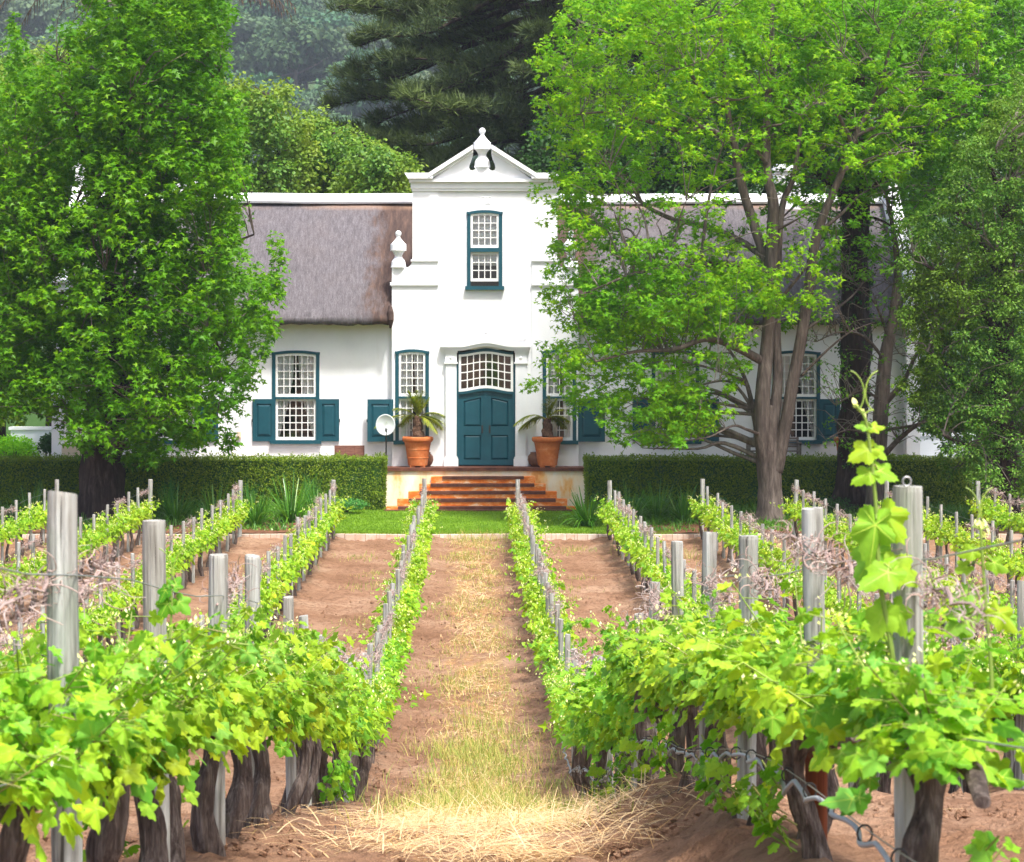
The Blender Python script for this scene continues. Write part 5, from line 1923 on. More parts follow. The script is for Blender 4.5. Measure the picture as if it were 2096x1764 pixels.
def maple():
    Y = 53.4
    t = Tree('maple_tree', 'spreading bright green tree with pale trunk forking into three stems', P(1575, 1070, Y), seed=21)
    t.slim = .86
    t.fol = MB()
    t.limb([(1574, 1082, Y), (1577, 1050, Y), (1577, 1000, Y), (1574, 960, Y), (1573, 920, Y), (1574, 880, Y), (1576, 830, Y)], [.50, .39, .34, .335, .33, .26, .08], 22, .05, 6, 5)
    t.limb([(1568, 960, Y - .05), (1560, 880, Y - .15), (1563, 780, Y - .1), (1571, 700, Y), (1578, 600, Y), (1580, 500, Y), (1583, 420, Y), (1572, 360, Y + .1), (1568, 280, Y + .2), (1575, 150, Y + .3), (1580, 0, Y + .3), (1580, -90, Y + .3)],
           [.22, .22, .20, .18, .165, .17, .16, .125, .12, .09, .06, .03], 14, .05, 6, 4)
    t.limb([(1576, 920, Y), (1584, 860, Y), (1592, 780, Y + .15), (1590, 700, Y + .25), (1590, 600, Y + .3), (1600, 430, Y + .5), (1625, 360, Y + .6), (1640, 250, Y + .8), (1660, 100, Y + 1)], [.20, .17, .145, .13, .12, .095, .08, .06, .03], 12, .05, 6, 4)
    t.limb([(1586, 965, Y - .05), (1606, 880, Y - .15), (1620, 800, Y - .2), (1642, 680, Y - .2), (1655, 600, Y - .2), (1668, 500, Y - .3), (1690, 430, Y - .4), (1720, 360, Y - .5), (1750, 280, Y - .6), (1800, 180, Y - .7), (1830, 60, Y - .8)],
           [.22, .18, .165, .155, .145, .135, .105, .10, .08, .06, .03], 14, .05, 6, 4)
    # left main stem seen against the roof
    t.limb([(1578, 560, Y + .2), (1556, 500, Y + .3), (1540, 450, Y + .4), (1524, 400, Y + .5), (1510, 340, Y + .6), (1504, 300, Y + .6), (1490, 230, Y + .5), (1480, 120, Y + .4), (1470, 0, Y + .3)], [.13, .135, .14, .13, .115, .11, .08, .05, .03], 12, .06)
    t.limb([(1505, 325, Y + .6), (1530, 300, Y + .4), (1555, 265, Y + .2), (1600, 255, Y)], [.11, .08, .06, .03], 10, .08)
    for px, r in (
            [[(1562, 740, Y), (1520, 718, Y - .5), (1480, 700, Y - 1), (1440, 695, Y - 1.4), (1380, 715, Y - 1.8), (1300, 720, Y - 2.2), (1220, 740, Y - 2.5)], .13],
            [[(1556, 930, Y), (1545, 860, Y + .3), (1530, 790, Y + .6), (1505, 735, Y + .9), (1470, 690, Y + 1.2), (1420, 640, Y + 1.4)], .085],
            [[(1556, 890, Y - .2), (1530, 880, Y - .7), (1500, 872, Y - 1.2), (1450, 895, Y - 1.8), (1380, 905, Y - 2.2)], .05],
            [[(1578, 560, Y), (1500, 540, Y - .9), (1400, 545, Y - 1.7), (1300, 560, Y - 2.3), (1200, 600, Y - 2.6)], .10],
            [[(1580, 540, Y), (1510, 490, Y + .8), (1430, 460, Y + 1.6), (1380, 450, Y + 2), (1320, 420, Y + 2.2), (1290, 380, Y + 2.3), (1240, 340, Y + 2.2), (1160, 320, Y + 2)], .10],
            [[(1498, 290, Y + .6), (1440, 260, Y), (1400, 270, Y - .6), (1330, 250, Y - 1.1), (1240, 230, Y - 1.4), (1150, 240, Y - 1.6)], .085],
            [[(1490, 220, Y + .5), (1430, 180, Y), (1400, 120, Y - .4), (1340, 90, Y - .8), (1250, 70, Y - 1.1)], .08],
            [[(1640, 680, Y), (1700, 640, Y + .4), (1750, 600, Y + .8), (1790, 540, Y + 1)], .05],
            [[(1600, 610, Y), (1640, 560, Y - .5), (1680, 510, Y - .9), (1740, 480, Y - 1.2)], .05],
            [[(1668, 480, Y - .3), (1720, 440, Y), (1760, 400, Y + .3), (1820, 370, Y + .5)], .06],
            [[(1620, 360, Y + .6), (1700, 290, Y + 1), (1800, 240, Y + 1.4), (1900, 200, Y + 1.6)], .07],
            [[(1592, 470, Y), (1630, 450, Y - .3), (1670, 425, Y - .6)], .04],
            [[(1640, 770, Y - .2), (1690, 720, Y - .5), (1740, 680, Y - .7), (1790, 660, Y - .8)], .04]):
        t.limb(px, [r, r * .8, r * .5, r * .22], 8, .07)
    out = [(1190, -60), (1160, 0), (1140, 35), (1108, 75), (1112, 110), (1096, 132), (1128, 160), (1118, 190), (1088, 212), (1110, 245), (1060, 288), (1112, 300), (1150, 335), (1122, 362), (1076, 378), (1090, 408), (1128, 428),
           (1108, 470), (1150, 500), (1120, 515), (1140, 560), (1116, 604), (1160, 640), (1180, 672), (1130, 700), (1092, 718), (1112, 748), (1092, 782), (1130, 775), (1150, 800), (1178, 830), (1180, 870), (1205, 895), (1250, 870), (1290, 915), (1340, 925),
           (1400, 922), (1440, 900), (1490, 850), (1530, 780), (1545, 700), (1600, 660), (1700, 640), (1730, 560), (1745, 450), (1820, 380), (1900, 330), (1960, 240), (2010, 150), (2030, -60)]
    holes = [([(1215, 385), (1500, 385), (1500, 500), (1440, 480), (1300, 500), (1230, 470)], .5), ([(1490, 340), (1740, 340), (1740, 640), (1640, 660), (1600, 600), (1490, 470)], .34),
             ([(1480, 690), (1560, 690), (1560, 930), (1470, 860)], .6), ([(1190, 720), (1300, 740), (1290, 900), (1190, 880)], .7), ([(1380, 690), (1470, 700), (1470, 800), (1380, 800)], .5),
             ([(1140, 500), (1200, 520), (1190, 700), (1120, 700)], .75), ([(1180, 300), (1500, 300), (1500, 400), (1180, 400)], .75), ([(1060, 270), (1160, 290), (1150, 500), (1060, 480)], .85),
             ([(1450, 800), (1560, 800), (1560, 930), (1450, 930)], .5)]
    tg = t.targets(out, holes, 1550, Y - .2, 4.0, 1560)
    # the dense bright layers
    tg += t.targets([(1200, 560), (1290, 500), (1400, 490), (1500, 540), (1590, 560), (1600, 640), (1540, 680), (1400, 690), (1250, 680), (1190, 640)], [], 260, Y - 1.2, 2.4)
    tg += t.targets([(1120, 60), (1200, -40), (1700, -40), (1760, 100), (1700, 260), (1560, 220), (1480, 170), (1350, 280), (1200, 330), (1110, 200)], [], 430, Y - 1, 3.0)
    tg += t.targets([(1130, 610), (1260, 560), (1480, 600), (1520, 720), (1500, 860), (1440, 910), (1290, 910), (1200, 880), (1180, 820), (1100, 780), (1110, 720)], [], 150, Y - .6, 2.2)
    tg += t.targets([(1120, 300), (1500, 280), (1560, 400), (1480, 500), (1200, 500), (1110, 440)], [], 60, Y - .4, 2.2)
    tg += t.targets([(1330, 800), (1420, 780), (1450, 860), (1400, 900), (1330, 890)], [], 50, Y - 1.5, 1.0)
    sec = t.targets(out, holes, 120, Y - .2, 3.4, 1560)
    t.branch_to(sec, 1.0, .045, .010, add=True, sag=.05)
    t.branch_to(tg, .33, .014, .004)
    t.foliage(tg, 25, .27, .125, STAR_LEAF, .7, .7, .42)
    t.done('trunk_bark', 'maple_leaf', 'twig_bark')


def ivy_tree():
    Y = 56.3
    t = Tree('plane_tree', 'tall tree with very dark ivy wrapped trunk right of the pale trunk', P(1748, 1050, Y), seed=31)
    t.fol = MB()
    t.limb([(1742, 1062, Y), (1744, 1000, Y), (1748, 900, Y), (1752, 800, Y), (1755, 700, Y), (1752, 600, Y), (1752, 500, Y), (1748, 420, Y), (1750, 330, Y), (1756, 200, Y), (1765, 0, Y), (1770, -100, Y)],
           [.48, .40, .36, .35, .37, .33, .34, .36, .25, .18, .1, .05], 22, .16, 8, 3)
    for px, r in (
            [[(1750, 420, Y), (1700, 380, Y - .6), (1650, 330, Y - 1), (1600, 260, Y - 1.4)], .12],
            [[(1750, 420, Y), (1800, 370, Y - .6), (1860, 300, Y - 1), (1920, 200, Y - 1.4)], .12],
            [[(1752, 330, Y), (1720, 220, Y + .8), (1700, 80, Y + 1)], .10],
            [[(1752, 300, Y), (1840, 200, Y + .8), (1900, 60, Y + 1)], .10],
            [[(1752, 440, Y), (1800, 450, Y - .8), (1840, 480, Y - 1.2), (1850, 540, Y - 1.4)], .05],
            [[(1752, 450, Y), (1720, 490, Y - .8), (1690, 560, Y - 1.3)], .04]):
        t.limb(px, [r, r * .7, r * .45, r * .2], 8, .08)
    out = [(1540, -60), (2150, -60), (2150, 260), (2040, 300), (1960, 360), (1900, 420), (1850, 470), (1830, 560), (1800, 600), (1700, 560), (1690, 470), (1640, 400), (1560, 380), (1500, 300), (1480, 100)]
    holes = [([(1680, 400), (1860, 400), (1860, 700), (1680, 700)], .30), ([(1480, 300), (1700, 330), (1700, 420), (1480, 420)], .5)]
    tg = t.targets(out, holes, 1300, Y + .2, 3.2, 1800)
    sec = t.targets(out, holes, 70, Y, 3, 1800)
    t.branch_to(sec, 1, .05, .012, add=True)
    t.branch_to(tg, .35, .02, .005)
    t.foliage(tg, 25, .30, .14, STAR_LEAF, .7, .7, .42)
    # ivy patches on the trunk
    ivy = []
    for _ in range(150):
        y = t.rg.uniform(400, 960)
        a = t.rg.uniform(0, 6.28)
        p = np.array(P(1751, y, Y))
        ivy.append(p + np.array([math.cos(a), math.sin(a), 0]) * .36)
    m = MB()
    t.foliage(ivy, 12, .13, .07, QUAD5, 1.2, .2, .5, mb=m)
    m.build('ivy', 'dark_leaf', t.o)
    t.done('dark_bark', 'plane_leaf', 'twig_bark')


def leaning_tree():
    Y = 55.2
    t = Tree('slender_tree', 'leaning bare stemmed tree with sparse leaves beside the dark ivy trunk', P(1795, 1060, Y), seed=41)
    t.fol = MB()
    t.limb([(1788, 1072, Y), (1792, 1000, Y), (1800, 900, Y), (1806, 800, Y), (1815, 720, Y), (1828, 650, Y), (1838, 560, Y), (1830, 480, Y), (1815, 400, Y)], [.26, .22, .20, .19, .17, .14, .10, .07, .03], 14, .07, 6, 4)
    for px, r in (
            [[(1808, 830, Y), (1850, 780, Y - .4), (1880, 720, Y - .8), (1930, 680, Y - 1)], .09],
            [[(1795, 950, Y), (1850, 890, Y - .5), (1920, 850, Y - 1), (2000, 850, Y - 1.2)], .085],
            [[(1815, 880, Y - .2), (1880, 868, Y - .6), (1950, 840, Y - .9)], .05],
            [[(1812, 740, Y), (1770, 690, Y - .5), (1720, 680, Y - .9), (1670, 700, Y - 1.1)], .05],
            [[(1804, 820, Y), (1760, 800, Y - .6), (1710, 830, Y - 1)], .04],
            [[(1828, 640, Y), (1870, 580, Y - .4), (1890, 500, Y - .6)], .06],
            [[(1820, 700, Y), (1790, 620, Y - .5), (1730, 560, Y - .8)], .045],
            [[(1800, 900, Y), (1740, 880, Y - .7), (1690, 900, Y - 1.0)], .035]):
        t.limb(px, [r, r * .7, r * .45, r * .2], 8, .08)
    out = [(1640, 560), (1720, 480), (1800, 430), (1900, 440), (1920, 560), (1900, 700), (1960, 800), (1940, 900), (1850, 900), (1760, 960), (1660, 920), (1640, 760)]
    tg = t.targets(out, [], 240, Y - .4, 1.8)
    t.branch_to(tg, .95, .016, .004, add=False)
    t.foliage(tg[:170], 9, .22, .09, STAR_LEAF, .7, .5, .5)
    t.done('trunk_bark', 'plane_leaf', 'twig_bark')


def evergreen():
    Y = 52.0
    t = Tree('evergreen_tree', 'dense olive green evergreen tree filling the right edge of the garden', P(2060, 1085, Y), seed=51)
    t.rough = 130
    t.fol = MB()
    t.limb([(2060, 1095, Y), (2055, 950, Y), (2050, 800, Y), (2060, 600, Y), (2070, 400, Y), (2075, 250, Y)], [.4, .32, .26, .2, .12, .05], 12, .08)
    for px, r in ([[(2050, 850, Y), (1980, 780, Y - .6), (1900, 720, Y - 1)], .1], [[(2055, 700, Y), (1980, 600, Y - .6), (1890, 540, Y - 1)], .1], [[(2060, 600, Y), (2000, 480, Y), (1940, 420, Y)], .09],
                  [[(2065, 500, Y), (2040, 380, Y - .6), (2020, 320, Y - 1)], .08], [[(2055, 850, Y), (2120, 760, Y), (2180, 700, Y)], .1], [[(2050, 950, Y), (1990, 920, Y - 1), (1930, 890, Y - 1.6)], .08]):
        t.limb(px, [r, r * .7, r * .3], 8, .08)
    out = [(2230, 130), (2100, 150), (2030, 215), (1975, 280), (1945, 340), (1915, 400), (1872, 440), (1856, 500), (1845, 560), (1865, 600), (1846, 690), (1872, 740), (1850, 790), (1880, 830), (1876, 880), (1920, 900), (1935, 950), (1975, 960), (1985, 1010), (2060, 1020), (2230, 1030)]
    holes = [([(1945, 930), (1985, 930), (1985, 1010), (1945, 1010)], .2), ([(2030, 850), (2100, 850), (2100, 960), (2030, 960)], .5)]
    tg = t.targets(out, holes, 2500, Y, 2.6, 2080)
    sec = t.targets(out, holes, 60, Y, 2.2, 2080)
    t.branch_to(sec, 1, .05, .012, add=True)
    t.branch_to(tg, .25, .02, .005)
    t.foliage(tg, 46, .21, .085, OVAL_LEAF, .85, .75, .42)
    t.done('dark_bark', 'evergreen_leaf', 'twig_bark')


def simple_tree(name, label, xc, Y, out, n, per, cr, ls, tm, mat, depth, seed, holes=(), group=None, bark='dark_bark', flat=.8):
    ys = [p[1] for p in out]
    t = Tree(name, label, (hx(xc, Y), Y, -.1), group, seed=seed)
    t.fol = MB()
    xs = [p[0] for p in out]
    yb = 710 + EYE * F / Y
    ym = (min(ys) + max(ys)) / 2
    t.limb([(xc, yb, Y), (xc + 3, (yb + ym) / 2, Y), (xc, ym, Y), (xc + 4, min(ys) + 30, Y)], [.35, .26, .16, .04], 10, .08)
    for i in range(7):
        a = t.rg.uniform(min(xs), max(xs))
        b = t.rg.uniform(min(ys), max(ys))
        t.limb([(xc, (ym + max(ys)) / 2, Y), ((xc + a) / 2, (b + ym) / 2, Y + t.rg.uniform(-1, 1)), (a, b, Y + t.rg.uniform(-1.5, 1.5))], [.1, .07, .02], 7, .08)
    tg = t.targets(out, list(holes), n, Y, depth)
    t.branch_to(tg, .15, .03, .008)
    t.foliage(tg, per, cr, ls, tm, flat, .5, .5)
    t.done(bark, mat)
    return t


def background_trees():
    gl = 'bushy trees behind the thatched roof'
    simple_tree('bushy_tree', 'bushy yellow green tree rising behind the left end of the ridge', 545, 76, [(440, 160), (500, 178), (520, 205), (560, 190), (578, 170), (592, 182), (596, 230), (620, 250), (640, 300), (650, 460), (430, 460)],
                420, 46, .55, .135, QUAD5, 'bushy_leaf', 2.6, 61, group=gl)
    simple_tree('bushy_tree', 'bushy yellow green tree behind the middle of the left roof', 680, 78, [(600, 260), (630, 235), (660, 236), (690, 262), (720, 268), (760, 290), (770, 460), (590, 460)],
                340, 46, .55, .135, QUAD5, 'bushy_leaf', 2.4, 62, group=gl)
    simple_tree('bushy_tree', 'bushy rounded green tree just left of the gable top', 790, 74, [(720, 310), (745, 285), (775, 292), (805, 312), (826, 340), (836, 380), (850, 460), (700, 460)],
                300, 46, .5, .13, QUAD5, 'bushy_leaf', 2.2, 63, group=gl)
    gd = 'dark trees behind the right half of the house'
    simple_tree('shade_tree', 'dark green tree right of the pine behind the ridge', 1210, 77, [(1080, 330), (1120, 260), (1180, 240), (1260, 220), (1320, 260), (1340, 480), (1080, 480)],
                380, 42, .55, .145, QUAD5, 'dark_leaf', 2.6, 64, group=gd)
    simple_tree('shade_tree', 'dark green tree behind the chimney on the right roof', 1440, 78, [(1300, 200), (1380, 150), (1500, 150), (1580, 200), (1620, 300), (1620, 480), (1300, 480)],
                480, 42, .6, .145, QUAD5, 'dark_leaf', 2.8, 65, group=gd)
    simple_tree('shade_tree', 'dark green tree behind the right end gable', 1740, 77, [(1580, 180), (1680, 20), (1800, -80), (1920, -60), (1940, 250), (1910, 480), (1580, 480)],
                720, 42, .6, .145, QUAD5, 'dark_leaf', 2.8, 66, group=gd)
    simple_tree('shade_tree', 'dark green tree standing behind the evergreen at the right edge', 2020, 66, [(1880, 200), (1960, 120), (2000, -90), (2240, -90), (2240, 900), (1880, 900)],
                900, 34, .55, .14, QUAD5, 'dark_leaf', 2.8, 67, group=gd)
    simple_tree('garden_tree', 'dark tree showing at the far left behind the sweetgum', -10, 64, [(-180, 60), (-20, 110), (40, 200), (90, 320), (110, 500), (110, 640), (90, 760), (60, 850), (-180, 880)],
                760, 34, .5, .14, QUAD5, 'bushy_leaf', 2.6, 68)
    simple_tree('garden_tree', 'pale green tree behind the top of the sweetgum', 110, 84, [(-60, 140), (20, 110), (90, 100), (200, 110), (260, 160), (260, 480), (-60, 480)],
                380, 42, .6, .145, QUAD5, 'bushy_leaf', 3, 69)
    simple_tree('garden_tree', 'dark tree behind the sweetgum at the left end of the roof', 300, 79, [(150, 180), (250, 140), (380, 150), (470, 190), (480, 470), (150, 470)],
                440, 42, .6, .145, QUAD5, 'dark_leaf', 3, 70)


def pine():
    Y = 84.0
    t = Tree('pine_tree', 'huge dark pine with sweeping branches behind the gable', (hx(1150, Y), Y, -.1), seed=81)
    k = F / Y
    t.limb([(1150, 940, Y), (1148, 600, Y), (1150, 300, Y), (1152, 0, Y), (1154, -260, Y)], [.75, .65, .55, .42, .3], 16, .06)
    rg = t.rg
    T, N, tp, sz = [], [], [], []
    bs = []
    for y0 in range(-300, 330, 40):
        for j in range(6):
            a = j / 6 * 2 * math.pi + rg.uniform(-.4, .4) + y0
            bs.append((y0 + rg.uniform(-14, 14), a, 8.3 * rg.uniform(.72, 1.08) * (1 if y0 < 200 else .85)))
    # hand-placed long limbs on the left side
    for y0, dx in ((-180, 1.0), (-120, 1.0), (-60, 1.02), (0, 1.0), (50, 1.05), (90, .97), (140, 1.04), (190, .92), (240, .8), (-20, .9), (110, .85), (170, .75)):
        bs.append((y0, math.pi + rg.uniform(-.35, .35), 8.6 * dx))
    for y0, a, L in bs:
        base = np.array(P(1150, y0, Y))
        d = np.array([math.cos(a), math.sin(a), 0])
        s = np.linspace(0, 1, 16)
        rise = -.30 if y0 > -400 else 0
        p = base + d[None] * (L * s)[:, None]
        p[:, 2] += L * (-.42 * s + .16 * s ** 2 + .06 * np.sin(s * 5 + y0))
        p[:, :2] += rg.normal(0, .1, (16, 2)) * s[:, None]
        t.tr.tube(p - t.base, np.linspace(.13, .02, 16), 6, wob=.05)
        perp = np.array([-d[1], d[0], 0])
        for q in range(int(L * 5.2)):
            u = rg.uniform(.14, 1) ** .75
            c = np.array([np.interp(u, s, p[:, i]) for i in range(3)])
            side = rg.choice([-1, 1])
            bl = L * .17 * (1.25 - u * .8) * rg.uniform(.6, 1.2)
            bd = nrm((d * rg.uniform(.5, 1.0) + perp * side * rg.uniform(.3, 1.0) + np.array([0, 0, rg.uniform(-.1, .35)]))[None])[0]
            e = c + bd * bl
            e[2] += .10 * bl
            mid = (c + e) / 2 + np.array([0, 0, -.10 * bl])
            pp = smooth_path([c, mid, e], 3)
            t.tw.tube(pp - t.base, np.linspace(.025, .008, len(pp)), 4, closed=False)
            for f in np.linspace(.25, 1, 5):
                w_ = c * (1 - f) ** 2 + 2 * mid * f * (1 - f) + e * f * f
                T.append(w_)
                tp.append(bd * .8 + np.array([0, 0, .65]))
    T = np.array(T)
    tp = nrm(np.array(tp))
    n = len(T)
    m = MB()
    per = 9
    TT = np.repeat(T, per, 0) + rg.normal(0, .07, (n * per, 3))
    dd = np.repeat(tp, per, 0) + rg.normal(0, .45, (n * per, 3))
    NN = rg.normal(0, 1, (n * per, 3)) + np.array([0, -.3, .4])
    m.leaves(TT - t.base, NN, dd, rg.uniform(.28, .5, n * per), ([(-.045, 0, 0), (.045, 0, 0), (.03, .7, 0), (0, 1, 0), (-.03, .7, 0)], [(0, 1, 2, 3, 4)]))
    t.fol = m
    t.done('dark_bark', 'pine_needle')


def tall_palm():
    Y = 70.0
    xc = 280
    t = Tree('tall_palm', 'tall palm behind the sweetgum with brown dead fronds hanging at the top', (hx(xc, Y), Y, -.1), cat='palm', seed=91)
    top = np.array(P(xc, -190, Y))
    t.limb([(xc, 975, Y), (xc + 4, 600, Y), (xc, 200, Y), (xc, -190, Y)], [.42, .36, .34, .36], 14, .06)
    t.done('palm_bark', None)
    rg = t.rg
    for kind, n, mat in (('green', 26, 'palm_leaf'), ('dead', 34, 'dead_frond')):
        m = MB()
        for i in range(n):
            a = i / n * 2 * math.pi + rg.uniform(-.2, .2)
            if kind == 'green':
                L, up, dr = 4.6 * rg.uniform(.85, 1.1), rg.uniform(.2, 1.4), .8
            else:
                L, up, dr = 4.9 * rg.uniform(.8, 1.1), rg.uniform(-.1, .15), .62
            d = nrm(np.array([[math.cos(a), math.sin(a), up]]))[0]
            s = np.linspace(0, 1, 14)
            p = top + d[None] * (L * s)[:, None]
            p[:, 2] -= dr * L * s ** 2
            m.tube(p - t.base, np.linspace(.04, .008, 14), 5)
            kk = 70
            tt = np.repeat(np.linspace(.12, .99, kk // 2), 2)
            sd = np.tile([-1, 1], kk // 2)
            bp = np.stack([np.interp(tt, s, p[:, j]) for j in range(3)], 1)
            tan = nrm(np.stack([np.interp(tt, s, np.gradient(p[:, j])) for j in range(3)], 1))
            side = nrm(np.cross(tan, np.array([0, 0, 1.0])) + 1e-6)
            dirs = side * sd[:, None] * .6 + tan * .9 + np.array([0, 0, -.3 if kind == 'green' else -.9]) + rg.normal(0, .15, (kk, 3))
            m.ribbons(bp - t.base, dirs, .7 * np.sin(np.pi * (.12 + .85 * tt)) + .1, np.full(kk, .04), np.full(kk, .4), 3, taper=.2)
        m.build('frond_crown' if kind == 'green' else 'dead_fronds', mat, t.o)


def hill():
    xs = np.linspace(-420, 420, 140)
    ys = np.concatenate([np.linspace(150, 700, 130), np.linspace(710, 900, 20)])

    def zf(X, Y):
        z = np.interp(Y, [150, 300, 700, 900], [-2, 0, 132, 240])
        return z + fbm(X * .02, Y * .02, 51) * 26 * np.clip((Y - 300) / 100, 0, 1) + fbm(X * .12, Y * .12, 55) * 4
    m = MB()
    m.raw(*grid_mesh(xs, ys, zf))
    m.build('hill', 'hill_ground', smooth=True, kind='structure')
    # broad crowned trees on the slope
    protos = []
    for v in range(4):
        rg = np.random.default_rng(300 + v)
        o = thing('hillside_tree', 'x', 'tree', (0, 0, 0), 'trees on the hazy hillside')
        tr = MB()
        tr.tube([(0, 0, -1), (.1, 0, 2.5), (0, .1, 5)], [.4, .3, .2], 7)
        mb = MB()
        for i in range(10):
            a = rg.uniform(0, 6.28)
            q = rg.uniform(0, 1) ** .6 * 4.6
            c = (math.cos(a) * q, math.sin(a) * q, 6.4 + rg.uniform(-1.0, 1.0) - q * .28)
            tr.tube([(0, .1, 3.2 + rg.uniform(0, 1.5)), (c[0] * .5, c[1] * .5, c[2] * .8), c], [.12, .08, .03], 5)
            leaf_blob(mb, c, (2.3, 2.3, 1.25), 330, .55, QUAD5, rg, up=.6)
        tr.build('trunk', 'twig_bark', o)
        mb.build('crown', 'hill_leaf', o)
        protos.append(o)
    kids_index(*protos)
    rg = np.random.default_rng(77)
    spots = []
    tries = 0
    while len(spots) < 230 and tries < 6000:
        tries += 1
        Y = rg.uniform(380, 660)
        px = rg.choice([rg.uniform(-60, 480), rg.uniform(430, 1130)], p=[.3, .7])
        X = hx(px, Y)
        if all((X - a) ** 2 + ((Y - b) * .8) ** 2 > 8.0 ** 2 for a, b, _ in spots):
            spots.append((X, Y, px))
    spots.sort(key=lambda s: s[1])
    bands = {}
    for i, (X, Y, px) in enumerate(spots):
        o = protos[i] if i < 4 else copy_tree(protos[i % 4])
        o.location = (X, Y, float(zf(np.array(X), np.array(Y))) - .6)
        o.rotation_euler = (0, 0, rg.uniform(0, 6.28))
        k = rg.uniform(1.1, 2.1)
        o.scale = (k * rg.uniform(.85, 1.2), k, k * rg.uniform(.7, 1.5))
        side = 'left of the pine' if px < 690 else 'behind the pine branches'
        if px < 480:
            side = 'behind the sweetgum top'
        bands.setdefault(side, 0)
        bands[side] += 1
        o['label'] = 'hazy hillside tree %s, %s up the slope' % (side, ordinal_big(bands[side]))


def ordinal_big(n):
    if n < 60:
        return ordinal(n)
    if n < 100:
        tens = {6: ('sixtieth', 'sixty'), 7: ('seventieth', 'seventy'), 8: ('eightieth', 'eighty'), 9: ('ninetieth', 'ninety')}[n // 10]
        return tens[0] if n % 10 == 0 else tens[1] + ' ' + ONES[n % 10]
    return ('hundredth' if n == 100 else 'hundred and ' + ordinal(n - 100)) if n < 160 else 'hundred and ' + ordinal_big(n - 100)


sweetgum()
maple()
ivy_tree()
leaning_tree()
evergreen()
background_trees()
pine()
tall_palm()
hill()


# ------------------------------------------------------------------ the vineyard
def vine_foliage(seed, n_shoots, per, size, tm, stems=True, tips=True, vein=None):
    rg = np.random.default_rng(seed)
    m = MB()
    T, N, tp, sz = [], [], [], []
    T2, N2, tp2, sz2 = [], [], [], []
    for i in range(n_shoots):
        y0 = rg.uniform(-.55, .55)
        x0 = rg.normal(0, .04)
        z0 = rg.uniform(.55, .65)
        lean = rg.normal(0, .20)
        ly = rg.normal(0, .18)
        L = rg.uniform(.14, .38)
        s = np.linspace(0, 1, 7)
        p = np.stack([x0 + lean * s, y0 + ly * s, z0 + L * (s - .22 * abs(lean) * s * s)], 1)
        if stems:
            m.tube(p, np.linspace(.0035, .0018, 7), 4, mi=2, closed=False)
        for j in range(per):
            u = rg.uniform(0, 1)
            q = np.array([np.interp(u, s, p[:, k]) for k in range(3)])
            a = rg.uniform(0, 2 * np.pi)
            out = np.array([math.cos(a), math.sin(a) * .9, rg.uniform(-.35, .35)])
            pet = rg.uniform(.03, .11)
            T.append(q + out * pet)
            N.append(np.array([out[0] * .7, out[1] * .7, .65]) + rg.normal(0, .42, 3))
            tp.append(out + np.array([0, 0, rg.uniform(-1.0, .25)]) + rg.normal(0, .3, 3))
            sz.append(size * rg.uniform(.5, 1.3) * (1.1 - .45 * u))
            if stems and rg.random() < .5:
                m.tube([q, q + out * pet], .0022, 3, mi=2, closed=False)
        if tips:
            for j in range(6):
                a = rg.uniform(0, 2 * np.pi)
                T2.append(p[-1] + rg.normal(0, .018, 3) + np.array([0, 0, .0]))
                N2.append(np.array([math.cos(a), math.sin(a), .7]))
                tp2.append(np.array([math.cos(a) * .6, math.sin(a) * .6, .8]))
                sz2.append(size * rg.uniform(.16, .34))
    # leaves hanging below the cordon
    for j in range(int(per * 3.4)):
        side = rg.choice([-1, 1])
        T.append(np.array([side * rg.uniform(.03, .24), rg.uniform(-.55, .55), rg.uniform(.50, .72)]))
        N.append(np.array([side * .8, rg.normal(0, .5), .5]) + rg.normal(0, .3, 3))
        tp.append(np.array([side * .5, rg.normal(0, .6), rg.uniform(-1.1, 0)]))
        sz.append(size * rg.uniform(.7, 1.3))
    m.leaves(T, N, tp, sz, tm, 0)
    if vein:
        m.leaves(T, N, tp, sz, vein, 3)
    if tips:
        m.leaves(T2, N2, tp2, sz2, RHOMB, 1)
    return m


def vine_trunk(seed, seg=22, rings=26):
    rg = np.random.default_rng(seed)
    m = MB()
    n = rings
    s = np.linspace(0, 1, n)
    lean = rg.normal(0, .05, 2)
    pts = np.stack([lean[0] * np.sin(s * 2.2) + .022 * np.sin(s * 7 + seed), lean[1] * s + .03 * np.sin(s * 5 + seed), -.12 + .70 * s], 1)
    r = .0345 * rg.uniform(.8, 1.3) * (1.22 - .35 * s + .25 * np.clip(s - .8, 0, 1) * 4 + .13 * np.sin(s * 9 + seed) + .09 * np.sin(s * 17 + 2 * seed))
    m.tube(pts, r, seg, wob=.13 if seg > 10 else .05, seed=seed, ridges=5 if seg > 10 else 0)
    top = pts[-1]
    for sg in (-1, 1):
        p = smooth_path([top - np.array([0, 0, .06]), top + np.array([rg.normal(0, .02), sg * .16, .01 + rg.normal(0, .02)]), top + np.array([rg.normal(0, .03), sg * .36, .0 + rg.normal(0, .03)]), (0, sg * .56, .57)], 4)
        m.tube(p, np.linspace(.042, .018, len(p)), max(6, seg // 2), wob=.14, seed=seed + 5)
    return m


